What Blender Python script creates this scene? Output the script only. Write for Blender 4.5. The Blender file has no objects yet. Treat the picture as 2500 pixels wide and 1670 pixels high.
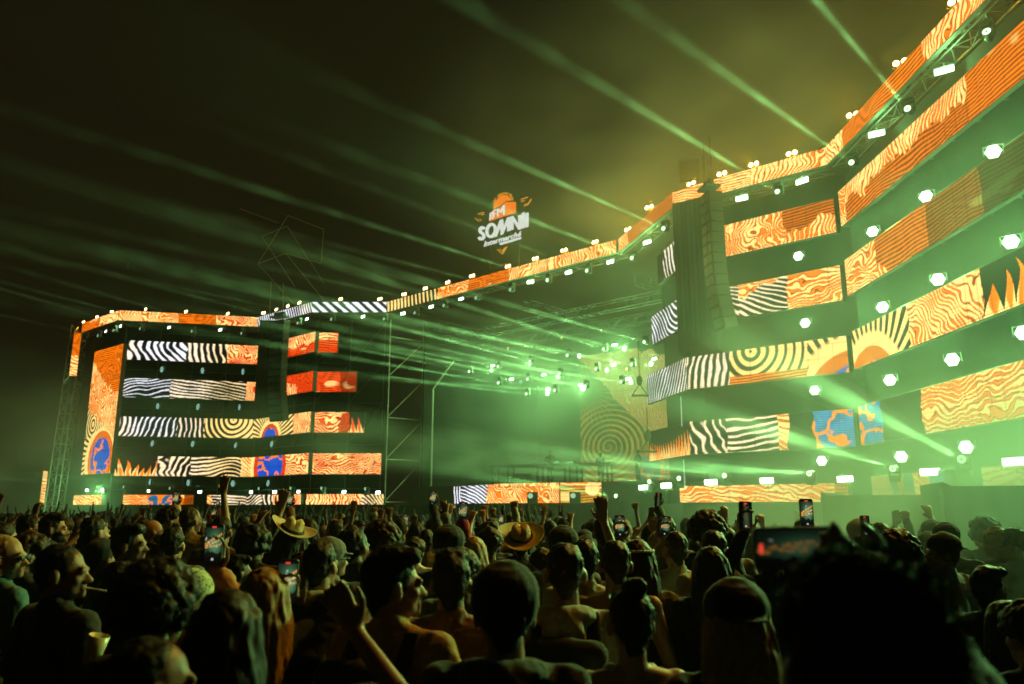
import bpy, bmesh, math, random
import numpy as np
from mathutils import Vector, Matrix

# ------------------------------------------------------------------ camera, world, light, exposure
S = bpy.context.scene
COL = S.collection
CAMZ, FPX, PITCH = 1.95, 1908.0, math.radians(12)
cam = bpy.data.objects.new('camera', bpy.data.cameras.new('camera')); COL.objects.link(cam)
S.camera = cam
cam.location = (0, 0, CAMZ)
cam.rotation_euler = (math.radians(90) + PITCH, 0, 0)
cam.data.sensor_width = 36.0
cam.data.lens = 36.0 * FPX / 2500.0
cam.data.clip_start = .05
cam.data.clip_end = 600
cam.data.dof.use_dof = True
cam.data.dof.focus_distance = 7
cam.data.dof.aperture_fstop = 2.5
w = bpy.data.worlds.new('World'); S.world = w; w.use_nodes = True
wn = w.node_tree
sky = wn.nodes.new('ShaderNodeTexSky'); sky.sky_type = 'NISHITA'; sky.sun_disc = False
sky.sun_elevation = math.radians(-9); sky.sun_rotation = math.radians(200)
bg = wn.nodes['Background']
mixc = wn.nodes.new('ShaderNodeMixRGB'); mixc.inputs[0].default_value = .9
mixc.inputs[2].default_value = (.006, .0027, .0014, 1)
wn.links.new(sky.outputs[0], mixc.inputs[1]); wn.links.new(mixc.outputs[0], bg.inputs[0])
bg.inputs[1].default_value = 1.0
S.view_settings.view_transform = 'Standard'; S.view_settings.look = 'None'
S.view_settings.exposure = 0; S.view_settings.gamma = 1
C = S.cycles
C.use_denoising = True
C.max_bounces = 3; C.diffuse_bounces = 2; C.glossy_bounces = 2; C.transmission_bounces = 2
C.volume_bounces = 0; C.transparent_max_bounces = 24
C.sample_clamp_indirect = 4; C.sample_clamp_direct = 0
C.caustics_reflective = False; C.caustics_refractive = False
C.volume_step_rate = 5; C.volume_max_steps = 16
C.use_adaptive_sampling = True; C.adaptive_threshold = .04
random.seed(7)
rng = np.random.default_rng(7)

# lamp strengths
P_STROBE, P_HEX, P_BLIND, P_BEAM = 350., 335., 105., 54000.
GREEN = (.33, 1.0, .28); AMBER = (1.0, .44, .0)
HAZE_D = .0006
GLOW = 4.

# ------------------------------------------------------------------ helpers
def ray(x, y):
    u = (x - 1250) / FPX; v = -(y - 835) / FPX
    return np.array([u, math.cos(PITCH) - v * math.sin(PITCH), math.sin(PITCH) + v * math.cos(PITCH)])
O = np.array([0, 0, CAMZ])
def at_z(x, y, z):
    r = ray(x, y); return r * ((z - CAMZ) / r[2]) + O
def at_y(x, y, d):
    r = ray(x, y); return r * (d / r[1]) + O
def on_wall(x, y, a, b, off=0.0):
    """point of the vertical plane through plan points a, b (pushed off metres towards the audience)"""
    a = np.array(a[:2], float); b = np.array(b[:2], float)
    n = np.array([-(b[1] - a[1]), b[0] - a[0]]); n /= np.linalg.norm(n)
    if n @ (-a) < 0: n = -n
    a = a + n * off
    r = ray(x, y); return r * ((n @ a) / (n @ r[:2])) + O
def project(p):
    d = np.array(p, float) - O
    z = d[1] * math.cos(PITCH) + d[2] * math.sin(PITCH)
    yy = -d[1] * math.sin(PITCH) + d[2] * math.cos(PITCH)
    return 1250 + FPX * d[0] / z, 835 - FPX * yy / z, z

def tag(o, label=None, cat=None, group=None, kind=None):
    if label: o['label'] = label
    if cat: o['category'] = cat
    if group: o['group'] = group
    if kind: o['kind'] = kind
    return o
def link(name, me, parent=None, mats=None, loc=None, rot=None):
    o = bpy.data.objects.new(name, me); COL.objects.link(o)
    if mats is not None and me is not None:
        for m in (mats if isinstance(mats, (list, tuple)) else [mats]):
            me.materials.append(m)
    if parent is not None: o.parent = parent
    if loc is not None: o.location = loc
    if rot is not None: o.rotation_euler = rot
    return o
def empty(name, loc=(0, 0, 0), rot=(0, 0, 0)):
    o = bpy.data.objects.new(name, None); COL.objects.link(o)
    o.location = loc; o.rotation_euler = rot; o.empty_display_size = .2
    return o
def copy_tree(o, parent=None, kids=None):
    c = o.copy(); COL.objects.link(c); c.parent = parent
    for ch in KIDS.get(o.name, []): copy_tree(ch, c)
    return c
KIDS = {}
def freeze(root, objs):
    """remember the children of a prototype so that copies can be made without searching"""
    for ch in objs:
        KIDS.setdefault(ch.parent.name, []).append(ch)
ORD = ['first', 'second', 'third', 'fourth', 'fifth', 'sixth', 'seventh', 'eighth', 'ninth', 'tenth', 'eleventh', 'twelfth',
       'thirteenth', 'fourteenth', 'fifteenth', 'sixteenth', 'seventeenth', 'eighteenth', 'nineteenth']
TENS = {20: 'twenty', 30: 'thirty', 40: 'forty', 50: 'fifty', 60: 'sixty', 70: 'seventy', 80: 'eighty', 90: 'ninety'}
def ordinal(i):
    if i < 19: return ORD[i]
    n = i + 1; t = n // 10 * 10; r = n % 10
    if r == 0: return TENS[t][:-1] + 'ieth'
    return TENS[t] + '-' + ORD[r - 1]

# --- raw geometry collector
class Geo:
    def __init__(s): s.v = []; s.f = []; s.n = 0; s.mi = []
    def add(s, v, f, mi=0):
        v = np.asarray(v, float); s.v.append(v); s.f += [tuple(i + s.n for i in q) for q in f]; s.mi += [mi] * len(f); s.n += len(v)
    def box(s, c, h, R=None, mi=0):
        c = np.array(c, float); q = np.array([[x, y, z] for x in (-1, 1) for y in (-1, 1) for z in (-1, 1)], float) * np.array(h, float)
        if R is not None: q = q @ np.array(R).T
        s.add(q + c, [(0, 1, 3, 2), (4, 6, 7, 5), (0, 4, 5, 1), (2, 3, 7, 6), (0, 2, 6, 4), (1, 5, 7, 3)], mi)
    def tube(s, a, b, r0, r1=None, n=8, mi=0, caps=True):
        r1 = r0 if r1 is None else r1
        a = np.array(a, float); b = np.array(b, float); d = b - a; L = np.linalg.norm(d)
        if L < 1e-6: return
        d /= L; t = np.array([0, 0, 1.]) if abs(d[2]) < .9 else np.array([1., 0, 0])
        u = np.cross(t, d); u /= np.linalg.norm(u); v = np.cross(d, u)
        th = np.arange(n) * 2 * np.pi / n
        ring = np.outer(np.cos(th), u) + np.outer(np.sin(th), v)
        V = np.vstack([a + ring * r0, b + ring * r1])
        F = [(i, (i + 1) % n, n + (i + 1) % n, n + i) for i in range(n)]
        if caps: F += [tuple(range(n - 1, -1, -1)), tuple(range(n, 2 * n))]
        s.add(V, F, mi)
    def ell(s, c, r, M=None, nu=14, nv=9, mi=0):
        c = np.array(c, float); r = np.array([r] * 3 if np.isscalar(r) else r, float)
        V = [[0, 0, -1.]]
        for j in range(1, nv):
            ph = -math.pi / 2 + math.pi * j / nv
            for i in range(nu):
                th = 2 * math.pi * i / nu; V.append([math.cos(th) * math.cos(ph), math.sin(th) * math.cos(ph), math.sin(ph)])
        V.append([0, 0, 1.]); F = []
        for i in range(nu): F.append((0, 1 + (i + 1) % nu, 1 + i))
        for j in range(nv - 2):
            for i in range(nu):
                a = 1 + j * nu + i; b = 1 + j * nu + (i + 1) % nu; F.append((a, b, b + nu, a + nu))
        t = 1 + (nv - 2) * nu; top = len(V) - 1
        for i in range(nu): F.append((t + i, t + (i + 1) % nu, top))
        V = np.array(V) * r
        if M is not None: V = V @ np.array(M).T
        s.add(V + c, F, mi)
    def cap(s, a, b, r0, r1=None, flat=None):
        """tapered capsule; flat=(axis, k) squashes across"""
        r1 = r0 if r1 is None else r1
        a = np.array(a, float); b = np.array(b, float); d = b - a; L = np.linalg.norm(d)
        d = d / max(L, 1e-6); t = np.array([0, 0, 1.]) if abs(d[2]) < .9 else np.array([0, 1., 0])
        u = np.cross(t, d); u /= np.linalg.norm(u); v = np.cross(d, u); n = 12
        th = np.arange(n) * 2 * np.pi / n; ring = np.outer(np.cos(th), u) + np.outer(np.sin(th), v)
        rows = []
        for k in (-75, -50, -25, 0): rows.append((a + d * r0 * math.sin(math.radians(k)), r0 * math.cos(math.radians(k))))
        for k in (0, 25, 50, 75): rows.append((b + d * r1 * math.sin(math.radians(k)), r1 * math.cos(math.radians(k))))
        V = np.vstack([p + ring * r for p, r in rows]); m = len(rows); F = []
        for j in range(m - 1):
            for i in range(n): F.append((j * n + i, j * n + (i + 1) % n, (j + 1) * n + (i + 1) % n, (j + 1) * n + i))
        F += [tuple(range(n - 1, -1, -1)), tuple(range((m - 1) * n, m * n))]
        s.add(V, F)
    def xf(s, M):
        A = np.array(M); s.v = [v @ A[:3, :3].T + A[:3, 3] for v in s.v]; return s
    def merge(s, g):
        for v in g.v: pass
        s.f += [tuple(i + s.n for i in q) for q in g.f]; s.mi += g.mi; s.v += g.v; s.n += g.n
    def mesh(s, name, smooth=False):
        me = bpy.data.meshes.new(name)
        V = np.vstack(s.v) if s.v else np.zeros((0, 3))
        me.from_pydata(V.tolist(), [], s.f)
        if any(s.mi): me.polygons.foreach_set('material_index', s.mi)
        if smooth: me.polygons.foreach_set('use_smooth', [True] * len(me.polygons))
        me.update(); return me
    def obj(s, name, mat, parent=None, smooth=False, **k):
        return link(name, s.mesh(name, smooth), parent, mat, **k)

# ------------------------------------------------------------------ materials
def newmat(name):
    m = bpy.data.materials.new(name); m.use_nodes = True; n = m.node_tree; n.nodes.clear()
    return m, n, n.nodes.new('ShaderNodeOutputMaterial')
def surf(name, col, rough=.7, spec=.3, noise=0, nscale=8, bump=0, bscale=30, metal=0, sheen=0):
    m, n, out = newmat(name); b = n.nodes.new('ShaderNodeBsdfPrincipled'); n.links.new(b.outputs[0], out.inputs[0])
    b.inputs['Base Color'].default_value = (*col, 1); b.inputs['Roughness'].default_value = rough
    b.inputs['Specular IOR Level'].default_value = spec; b.inputs['Metallic'].default_value = metal
    if sheen: b.inputs['Sheen Weight'].default_value = sheen
    tc = n.nodes.new('ShaderNodeTexCoord')
    if noise:
        t = n.nodes.new('ShaderNodeTexNoise'); t.inputs['Scale'].default_value = nscale; t.inputs['Detail'].default_value = 4
        r = n.nodes.new('ShaderNodeValToRGB'); r.color_ramp.elements[0].position = .3; r.color_ramp.elements[1].position = .7
        r.color_ramp.elements[0].color = tuple(c * (1 - noise) for c in col) + (1,); r.color_ramp.elements[1].color = tuple(min(1, c * (1 + noise)) for c in col) + (1,)
        n.links.new(tc.outputs['Object'], t.inputs['Vector']); n.links.new(t.outputs[0], r.inputs[0]); n.links.new(r.outputs[0], b.inputs['Base Color'])
    if bump:
        t = n.nodes.new('ShaderNodeTexNoise'); t.inputs['Scale'].default_value = bscale; t.inputs['Detail'].default_value = 3
        q = n.nodes.new('ShaderNodeBump'); q.inputs['Strength'].default_value = bump; q.inputs['Distance'].default_value = .02
        n.links.new(tc.outputs['Object'], t.inputs['Vector']); n.links.new(t.outputs[0], q.inputs['Height']); n.links.new(q.outputs[0], b.inputs['Normal'])
    return m
def emit(name, col, strength, sample='NONE'):
    m, n, out = newmat(name); e = n.nodes.new('ShaderNodeEmission'); e.inputs[0].default_value = (*col, 1); e.inputs[1].default_value = strength
    n.links.new(e.outputs[0], out.inputs[0]); m.cycles.emission_sampling = sample; return m
def vol(name, dens, col=(.9, .9, .9)):
    m, n, out = newmat(name); v = n.nodes.new('ShaderNodeVolumePrincipled'); v.inputs['Density'].default_value = dens
    v.inputs['Color'].default_value = (*col, 1); n.links.new(v.outputs[0], out.inputs['Volume']); m.cycles.volume_sampling = 'EQUIANGULAR'; return m

M_BLACK = surf('black_cloth', (.012, .012, .012), .9, .1, noise=.4, nscale=1.5)
M_DARK = surf('dark_metal', (.03, .03, .032), .5, .4)
M_HOUSING = surf('lamp_housing', (.015, .015, .016), .5, .4)
M_ALU = surf('aluminium', (.42, .42, .42), .45, .5, metal=.6, noise=.2)
M_STEEL = surf('galvanised_steel', (.34, .34, .32), .5, .5, metal=.5, noise=.2)
M_DECK = surf('deck_plywood', (.03, .028, .025), .7, .3, noise=.3)
M_SPK = surf('speaker_cabinet', (.008, .008, .008), .6, .35)
M_GRILLE = surf('speaker_grille', (.05, .052, .05), .55, .4)
M_GROUND = surf('trodden_ground', (.05, .042, .03), .95, .1, noise=.5, nscale=.7, bump=.6, bscale=4)
M_DRAPE = surf('hoarding_cloth', (.05, .055, .05), .9, .1, noise=.3, nscale=.8)
M_STROBE = emit('strobe_face', (.9, 1., .88), 7)
M_HEX = emit('led_cells', (.80, 1.0, .84), 5)
M_HEXDIM = emit('led_cells_dim', (.30, .62, .5), 1.0)
M_BLIND = emit('blinder_face', (1.0, .72, .30), 9)
M_LENS = emit('beam_lens', (.62, 1.0, .56), 2.3)
M_LENSDIM = emit('beam_lens_dim', (.5, .85, .5), .75)
M_AMBDOT = emit('amber_spot', (1.0, .7, .25), 2.0)
M_WHITE = emit('glowing_white_letter', (.72, .73, .70), 1.0)  # own glow put into the sign colours, its front faces away from the lamps
M_ORANGE = emit('glowing_orange_panel', (.95, .20, .012), 1.0)
M_OCHRE = emit('glowing_ochre_stroke', (.75, .30, .02), 1.0)

# ------------------------------------------------------------------ plan of the stage (metres)
F = [(-30.2, 53.5), (-25.8, 49.8), (-17.3, 51.7), (-12.6, 47.7), (-7.9, 47.7), (5.15, 35.9), (6.6, 30.2), (8.2, 28.7), (11.3, 26.1), (11.6, 10.5)]
STN = np.array([-.67, -.742])            # towards the audience
ZF0, ZF1 = 14.0, 14.66                    # fascia ribbon

# ground
g = Geo(); g.add([(-300, -60, 0), (300, -60, 0), (300, 400, 0), (-300, 400, 0)], [(0, 1, 2, 3)])
tag(g.obj('ground', M_GROUND), kind='structure')

def wall_geo(g, a, b, z0, z1, off, th=.12, mi=0):
    a = np.array(a, float); b = np.array(b, float); d = b - a; L = np.linalg.norm(d); d /= L
    n = np.array([-d[1], d[0]])
    if n @ (-(a + b)) < 0: n = -n
    c = (a + b) / 2 + n * (off - th / 2)
    R = np.array([[d[0], -n[0], 0], [d[1], -n[1], 0], [0, 0, 1]])
    g.box((c[0], c[1], (z0 + z1) / 2), (L / 2, th / 2, (z1 - z0) / 2), R, mi)

# stage: one thing made of parts
stage = empty('festival_stage', (0, 45, 0))
tag(stage, 'huge black draped festival stage with two angled wings and an open portal in the middle', 'stage')
IM = Matrix.Translation((0, -45, 0))
def stage_part(name, g, mat):
    o = g.obj(name, mat, stage); o.matrix_parent_inverse = IM; return o
LW = [(-28.0, 51.7), (-24.9, 49.05), (-25.1, 49.95), (-17.1, 51.75), (-12.15, 47.45), (-7.9, 47.7)]
RW = [(6.0, 34.4), (6.8, 30.0), (11.36, 26.0), (11.62, 10.5)]
g = Geo()
for a, b in [((-30.0, 53.9), (-25.6, 50.5)), ((-25.6, 50.5), (-17.1, 52.4)), ((-17.1, 52.4), (-12.0, 48.2)), ((-12.0, 48.2), (-7.9, 48.3))]:
    wall_geo(g, a, b, 0, 13.7, 0)
stage_part('left_wing_drape', g, M_BLACK)
g = Geo()
for a, b in [((6.9, 34.6), (7.5, 30.2)), ((7.5, 30.2), (12.0, 26.3)), ((12.0, 26.3), (12.25, 10.5))]:
    wall_geo(g, a, b, 0, 13.7, 0)
stage_part('right_wing_drape', g, M_BLACK)
g = Geo()
def scaf(a, b):
    a = np.array(a, float); b = np.array(b, float); L = np.linalg.norm(b - a); m = max(1, int(round(L / 2.3)))
    for k in range(m + 1):
        p = a + (b - a) * k / m; g.tube((*p, 0), (*p, 13.6), .03, n=6)
        if k < m:
            q = a + (b - a) * (k + 1) / m
            for z in (3.1, 5.75, 8.3, 10.8, 13.3): g.tube((*p, z), (*q, z), .024, n=5)
            for z in (5.75, 8.3, 10.8): g.tube((*p, z), (*q, z + 2.5), .02, n=5)
for a, b in [((-25.4, 50.25), (-17.1, 52.15)), ((-17.1, 52.15), (-12.2, 47.95)), ((-12.2, 47.95), (-8.0, 48.1)), ]: scaf(a, b)
stage_part('left_wing_scaffold', g, M_DARK)
# stage box behind the portal: base, deck, side and rear walls, roof
INN = -STN
def back(p, k): return (p[0] + INN[0] * k, p[1] + INN[1] * k)
pL, pR = (-6.2, 47.9), (7.0, 36.0)
g = Geo()
q = [pL, pR, back(pR, 12), back(pL, 12)]
g.add([(x, y, 0) for x, y in q] + [(x, y, 3.2) for x, y in q], [(0, 1, 2, 3), (4, 7, 6, 5), (0, 4, 5, 1), (1, 5, 6, 2), (2, 6, 7, 3), (3, 7, 4, 0)])
stage_part('deck', g, M_DECK)
g = Geo()
wall_geo(g, back(pL, 12.1), back(pR, 12.1), 0, 14, 0)
wall_geo(g, back(pL, 1.0), back(pL, 12), 0, 14, 0)
wall_geo(g, back(pR, .5), back(pR, 12), 0, 14, 0)
stage_part('backstage_drape', g, M_BLACK)
g = Geo()
for a, b in [((-25.6, 49.6), (-17.0, 51.5)), ((-17.0, 51.5), (-12.3, 47.3)), ((-12.3, 47.3), (-6.8, 47.3)), ((6.4, 30.15), (11.3, 25.9)), ((11.3, 25.9), (11.5, 10.5)), ((-6.8, 47.3), (-3.4, 45.6)), ((-3.4, 45.6), (.2, 39.9)), ((.2, 39.9), (6.4, 37.7)), ((6.4, 37.7), (6.4, 30.15))]:
    wall_geo(g, a, b, 0, 2.12, -.05, .3)
stage_part('stage_skirt', g, M_BLACK)
# box trusses carrying the fascia
def truss(g, a, b, s=.45, r=.028, n=None, mi=0, ux=None):
    a = np.array(a, float); b = np.array(b, float); d = b - a; L = np.linalg.norm(d); d /= L
    t = np.array([0, 0, 1.]) if abs(d[2]) < .9 else (np.array([1., 0, 0]) if ux is None else ux)
    u = np.cross(t, d); u /= np.linalg.norm(u); v = np.cross(d, u)
    cs = [(-s / 2 * u - s / 2 * v), (s / 2 * u - s / 2 * v), (s / 2 * u + s / 2 * v), (-s / 2 * u + s / 2 * v)]
    for c in cs: g.tube(a + c, b + c, r, n=5, mi=mi)
    m = n or max(2, int(L / (s * 1.3)))
    for k in range(m):
        p = a + d * L * k / m; q = a + d * L * (k + 1) / m
        for j in range(4):
            c0, c1 = cs[j], cs[(j + 1) % 4]
            if k % 2: c0, c1 = c1, c0
            g.tube(p + c0, q + c1, r * .6, n=4, mi=mi, caps=False)
            g.tube(p + cs[j], p + cs[(j + 1) % 4], r * .6, n=4, mi=mi, caps=False)
g = Geo()
for i in range(len(F) - 1):
    a, b = np.array(F[i]), np.array(F[i + 1]); d = (b - a) / np.linalg.norm(b - a); n = np.array([-d[1], d[0]])
    if n @ (-(a + b)) < 0: n = -n
    a2, b2 = a - n * .5, b - n * .5
    truss(g, (*a2, 14.2), (*b2, 14.2), .55, .03)
stage_part('fascia_truss', g, M_DARK)
g = Geo()
for k in (2.5, 6, 9.5):
    truss(g, (*back(pL, k), 12.6), (*back(pR, k), 12.6), .5, .028)
for t in (.08, .5, .92):
    p = (pL[0] + (pR[0] - pL[0]) * t, pL[1] + (pR[1] - pL[1]) * t)
    truss(g, (*back(p, .6), 13.1), (*back(p, 11), 13.1), .5, .028)
stage_part('roof_truss', g, M_DARK)
g = Geo()
# portal frame on the far side: upright, knee brace, ladder bracing
up = on_wall(1057, 950, (-9, 49.2), (0, 49.2)); lo = on_wall(1042, 1215, (-9, 49.2), (0, 49.2))
g.tube((up[0], up[1], 0), up, .07); kn = on_wall(1108, 880, (-9, 49.2), (0, 49.2)); g.tube(up, kn, .06)
sa = np.array([-7.65, 47.95]); sb = np.array([-5.75, 49.6])
for p in (sa, sb): g.tube((*p, 0), (*p, 13.6), .045)
for k, z in enumerate((2.3, 4.85, 7.4, 9.95, 12.5)):
    g.tube((*sa, z), (*sb, z + .0), .035)
    if z < 12: g.tube((*sa, z + .05), (*sb, z + 2.45), .03)
stage_part('portal_scaffold', g, M_STEEL)

# ------------------------------------------------------------------ artwork of the LED screens
def _h(i, j, s):
    n = (i * 374761393 + j * 668265263 + s * 974634777) & 0xffffffff
    n = ((n ^ (n >> 13)) * 1274126177) & 0xffffffff
    return ((n ^ (n >> 16)) & 0xffff) / 65535.0
def N2(x, y, s=0):
    xi = np.floor(x).astype(np.int64); yi = np.floor(y).astype(np.int64); fx = x - xi; fy = y - yi
    fx = fx * fx * (3 - 2 * fx); fy = fy * fy * (3 - 2 * fy)
    return ((_h(xi, yi, s) * (1 - fx) + _h(xi + 1, yi, s) * fx) * (1 - fy) + (_h(xi, yi + 1, s) * (1 - fx) + _h(xi + 1, yi + 1, s) * fx) * fy) * 2 - 1
def fbm(x, y, s=0): return (N2(x, y, s) + .5 * N2(x * 2.1, y * 2.1, s + 1) + .25 * N2(x * 4.3, y * 4.3, s + 2)) / 1.5
def sm(a, b, t): t = np.clip((t - a) / (b - a), 0, 1); return t * t * (3 - 2 * t)
CREAM = np.array([1.0, .67, .21]); WHITE = np.array([.85, .86, .95]); ORANGE = np.array([1.0, .185, .003]); RED = np.array([.85, .055, .004])
DKRED = np.array([.20, .012, .002]); OFF = np.array([.004, .004, .004]); BLUE = np.array([.01, .09, .62]); GOLD = np.array([.62, .27, .02])
def mixv(a, b, t): t = t[..., None]; return a * (1 - t) + b * t
def a_zebra(ang=90, f=2.2, w=.35, duty=.5, white=0, sd=1, bend=.6):
    def fn(x, y):
        x = x - x.mean(); y = y - y.mean()
        th = math.radians(ang) + bend * N2(x * .35, y * .5 + 3, sd + 9)
        ph = f * (x * np.sin(th) + y * np.cos(th)) + w * fbm(x * .8, y * 1.2, sd)
        s = np.abs(((ph * 1.3) % 1) - .5) * 2; d = duty - .07 + .22 * N2(x * 1.3, y * 1.3, sd + 4)
        col = mixv(CREAM, WHITE, np.clip(white + .4 * N2(x * .4, y * .4, 5), 0, 1) * np.ones_like(x))
        return mixv(col, OFF, sm(d - .12, d + .12, s))
    return fn
def a_fire(f=1.5, sd=2, base=ORANGE, k=2.6, ax=1.0, ay=1.0, th=.0):
    ang = math.radians(88 + 14 * math.sin(sd) if ax > 1.1 else 6 * math.sin(sd * 2.) if ax < .8 else 35 + 40 * math.sin(sd * 1.7))
    def fn(x, y):
        big = fbm(x * .55, y * .75, sd) * .62 + .15 * N2(x * 1.9, y * 2.3, sd + 3) + .06 * N2(x * 4.5, y * 5., sd + 4)
        ph = (x * math.sin(ang) + y * math.cos(ang)) + big * (k / 2.0)
        F = 4.0 + 1.4 * f
        s_ = np.abs(((ph * F) % 1) - .5) * 2
        d = .40 - th * .35 + .42 * fbm(x * 1.5, y * 2.0, sd + 8)            # stroke width swells and dies out
        col = mixv(np.broadcast_to(base, x.shape + (3,)), DKRED * .7, sm(d + .02, d + .14, s_) * (1 - sm(d + .2, d + .42, s_)) * .9)
        return mixv(CREAM, col, sm(d - .07, d + .07, s_))
    return fn
def a_flame_up(f=1.6, sd=3, base=ORANGE, sky=OFF):
    def fn(x, y, zz=None):
        yy = (y - y.min()) / max(1e-6, (y.max() - y.min()))
        ph = x * f * 1.6 + .9 * N2(x * .6, yy * 1.6, sd) + yy * .5
        s = np.abs((ph % 1) - .5) * 2; hgt = .35 + .5 * (N2(x * 1.1, x * 0, sd + 2) * .5 + .5)
        inside = s < (1 - yy / hgt) * .9 + .12
        col = mixv(np.broadcast_to(base, x.shape + (3,)), CREAM, sm(.2, .5, s + .3 * N2(x * 3, yy * 4, sd)))
        return mixv(np.broadcast_to(sky, x.shape + (3,)), col, (inside & (yy < hgt * 1.3)).astype(float))
    return fn
def a_lines(f=9., sd=4, base=ORANGE, dim=.32, w=.9):
    def fn(x, y):
        ph = y * f + w * 1.6 * N2(x * .45, y * .8, sd) + w * .5 * N2(x * 1.2, y * 1.4, sd + 1)
        s = np.abs((ph % 1) - .5) * 2
        col = mixv(np.broadcast_to(base, x.shape + (3,)), base * dim * .6, sm(.38, .62, s))
        fl = fbm(x * .5, y * 1.6, sd + 6); return mixv(col, CREAM, sm(.52, .66, fl) * .8)
    return fn
def a_rings(cx, cy, f=3., duty=.52, col=CREAM, sd=5, bg=OFF, sq=1.0):
    def fn(x, y):
        r = np.hypot((x - cx) * sq, y - cy) + .05 * N2(x * 1.2, y * 1.2, sd)
        s = np.abs(((r * f) % 1) - .5) * 2; d = duty + .25 * np.clip((x - cx) * .5, -.5, .6)
        return mixv(np.broadcast_to(col, x.shape + (3,)), bg, sm(d - .12, d + .12, s))
    return fn
def a_planet(cx, cy, R, sd=6, rim=ORANGE, ray=True, blue=BLUE):
    def fn(x, y):
        dx, dy = x - cx, y - cy; r = np.hypot(dx, dy); an = np.arctan2(dy, dx)
        h = np.abs((y * 13 + .8 * N2(x, y, sd)) % 1 - .5) * 2
        b = mixv(np.broadcast_to(blue, x.shape + (3,)), blue * .35, sm(.4, .6, h))
        v = np.abs(fbm(x * 1.5 + 3, y * 1.5, sd + 2)); col = mixv(b, ORANGE, sm(.16, .10, v))
        s2 = np.abs((r * 16) % 1 - .5) * 2; rc = mixv(np.broadcast_to(rim, x.shape + (3,)), rim * .35, sm(.4, .6, s2))
        col = mixv(col, rc, sm(R * .74, R * .8, r))
        out = CREAM * np.ones(x.shape + (3,))
        if ray:
            s3 = np.abs((an * 24 / math.pi + .3 * N2(x, y, sd + 7)) % 1 - .5) * 2
            out = mixv(out, np.broadcast_to(OFF, x.shape + (3,)), sm(.42, .6, s3) * sm(R * 1.22, R * 1.32, r))
        return mixv(col, out, sm(R, R * 1.03, r))
    return fn
def a_off(): return lambda x, y: np.broadcast_to(OFF, x.shape + (3,)).copy()
def a_chevron(cx, f=1.5, duty=.5):
    def fn(x, y):
        s = np.abs(((np.abs(x - cx) * 1.05 + (y - 14.0) * 1.0 * 1.2) * f % 1) - .5) * 2
        return mixv(WHITE * np.ones(x.shape + (3,)), OFF, sm(duty - .12, duty + .12, s + .15 * N2(x * 2, y * 2, 3)))
    return fn
def a_dim(fn0, k):
    return lambda x, y: fn0(x, y) * (k if np.isscalar(k) else k(x, y)[..., None])
def a_edge(fn_top, fn_bot, h, slope=0., amp=.25, sd=1):
    """two artworks, one above the other"""
    def fn(x, y):
        t = y - (h + slope * (x - x.min()) + amp * fbm(x * 2.0, x * 0 + 1, sd) + amp * .8 * (np.abs((x * 3.1) % 1 - .5)))
        return mixv(fn_bot(x, y), fn_top(x, y), sm(-.03, .03, t))
    return fn

ART = bpy.data.materials.new('led_artwork'); ART.use_nodes = True
_n = ART.node_tree; _n.nodes.clear(); _o = _n.nodes.new('ShaderNodeOutputMaterial'); _e = _n.nodes.new('ShaderNodeEmission')
_a = _n.nodes.new('ShaderNodeVertexColor'); _a.layer_name = 'art'
_tc = _n.nodes.new('ShaderNodeTexCoord'); _sx = _n.nodes.new('ShaderNodeSeparateXYZ'); _w = _n.nodes.new('ShaderNodeMath'); _w.operation = 'SINE'
_m1 = _n.nodes.new('ShaderNodeMath'); _m1.operation = 'MULTIPLY'; _m1.inputs[1].default_value = 2 * math.pi / .078   # rows of diodes
_m2 = _n.nodes.new('ShaderNodeMath'); _m2.operation = 'MULTIPLY_ADD'; _m2.inputs[1].default_value = .16; _m2.inputs[2].default_value = 1.45
_n.links.new(_tc.outputs['Object'], _sx.inputs[0]); _n.links.new(_sx.outputs[2], _m1.inputs[0]); _n.links.new(_m1.outputs[0], _w.inputs[0]); _n.links.new(_w.outputs[0], _m2.inputs[0])
_n.links.new(_a.outputs[0], _e.inputs[0]); _n.links.new(_m2.outputs[0], _e.inputs[1]); _n.links.new(_e.outputs[0], _o.inputs[0])
ART.cycles.emission_sampling = 'NONE'

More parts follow.
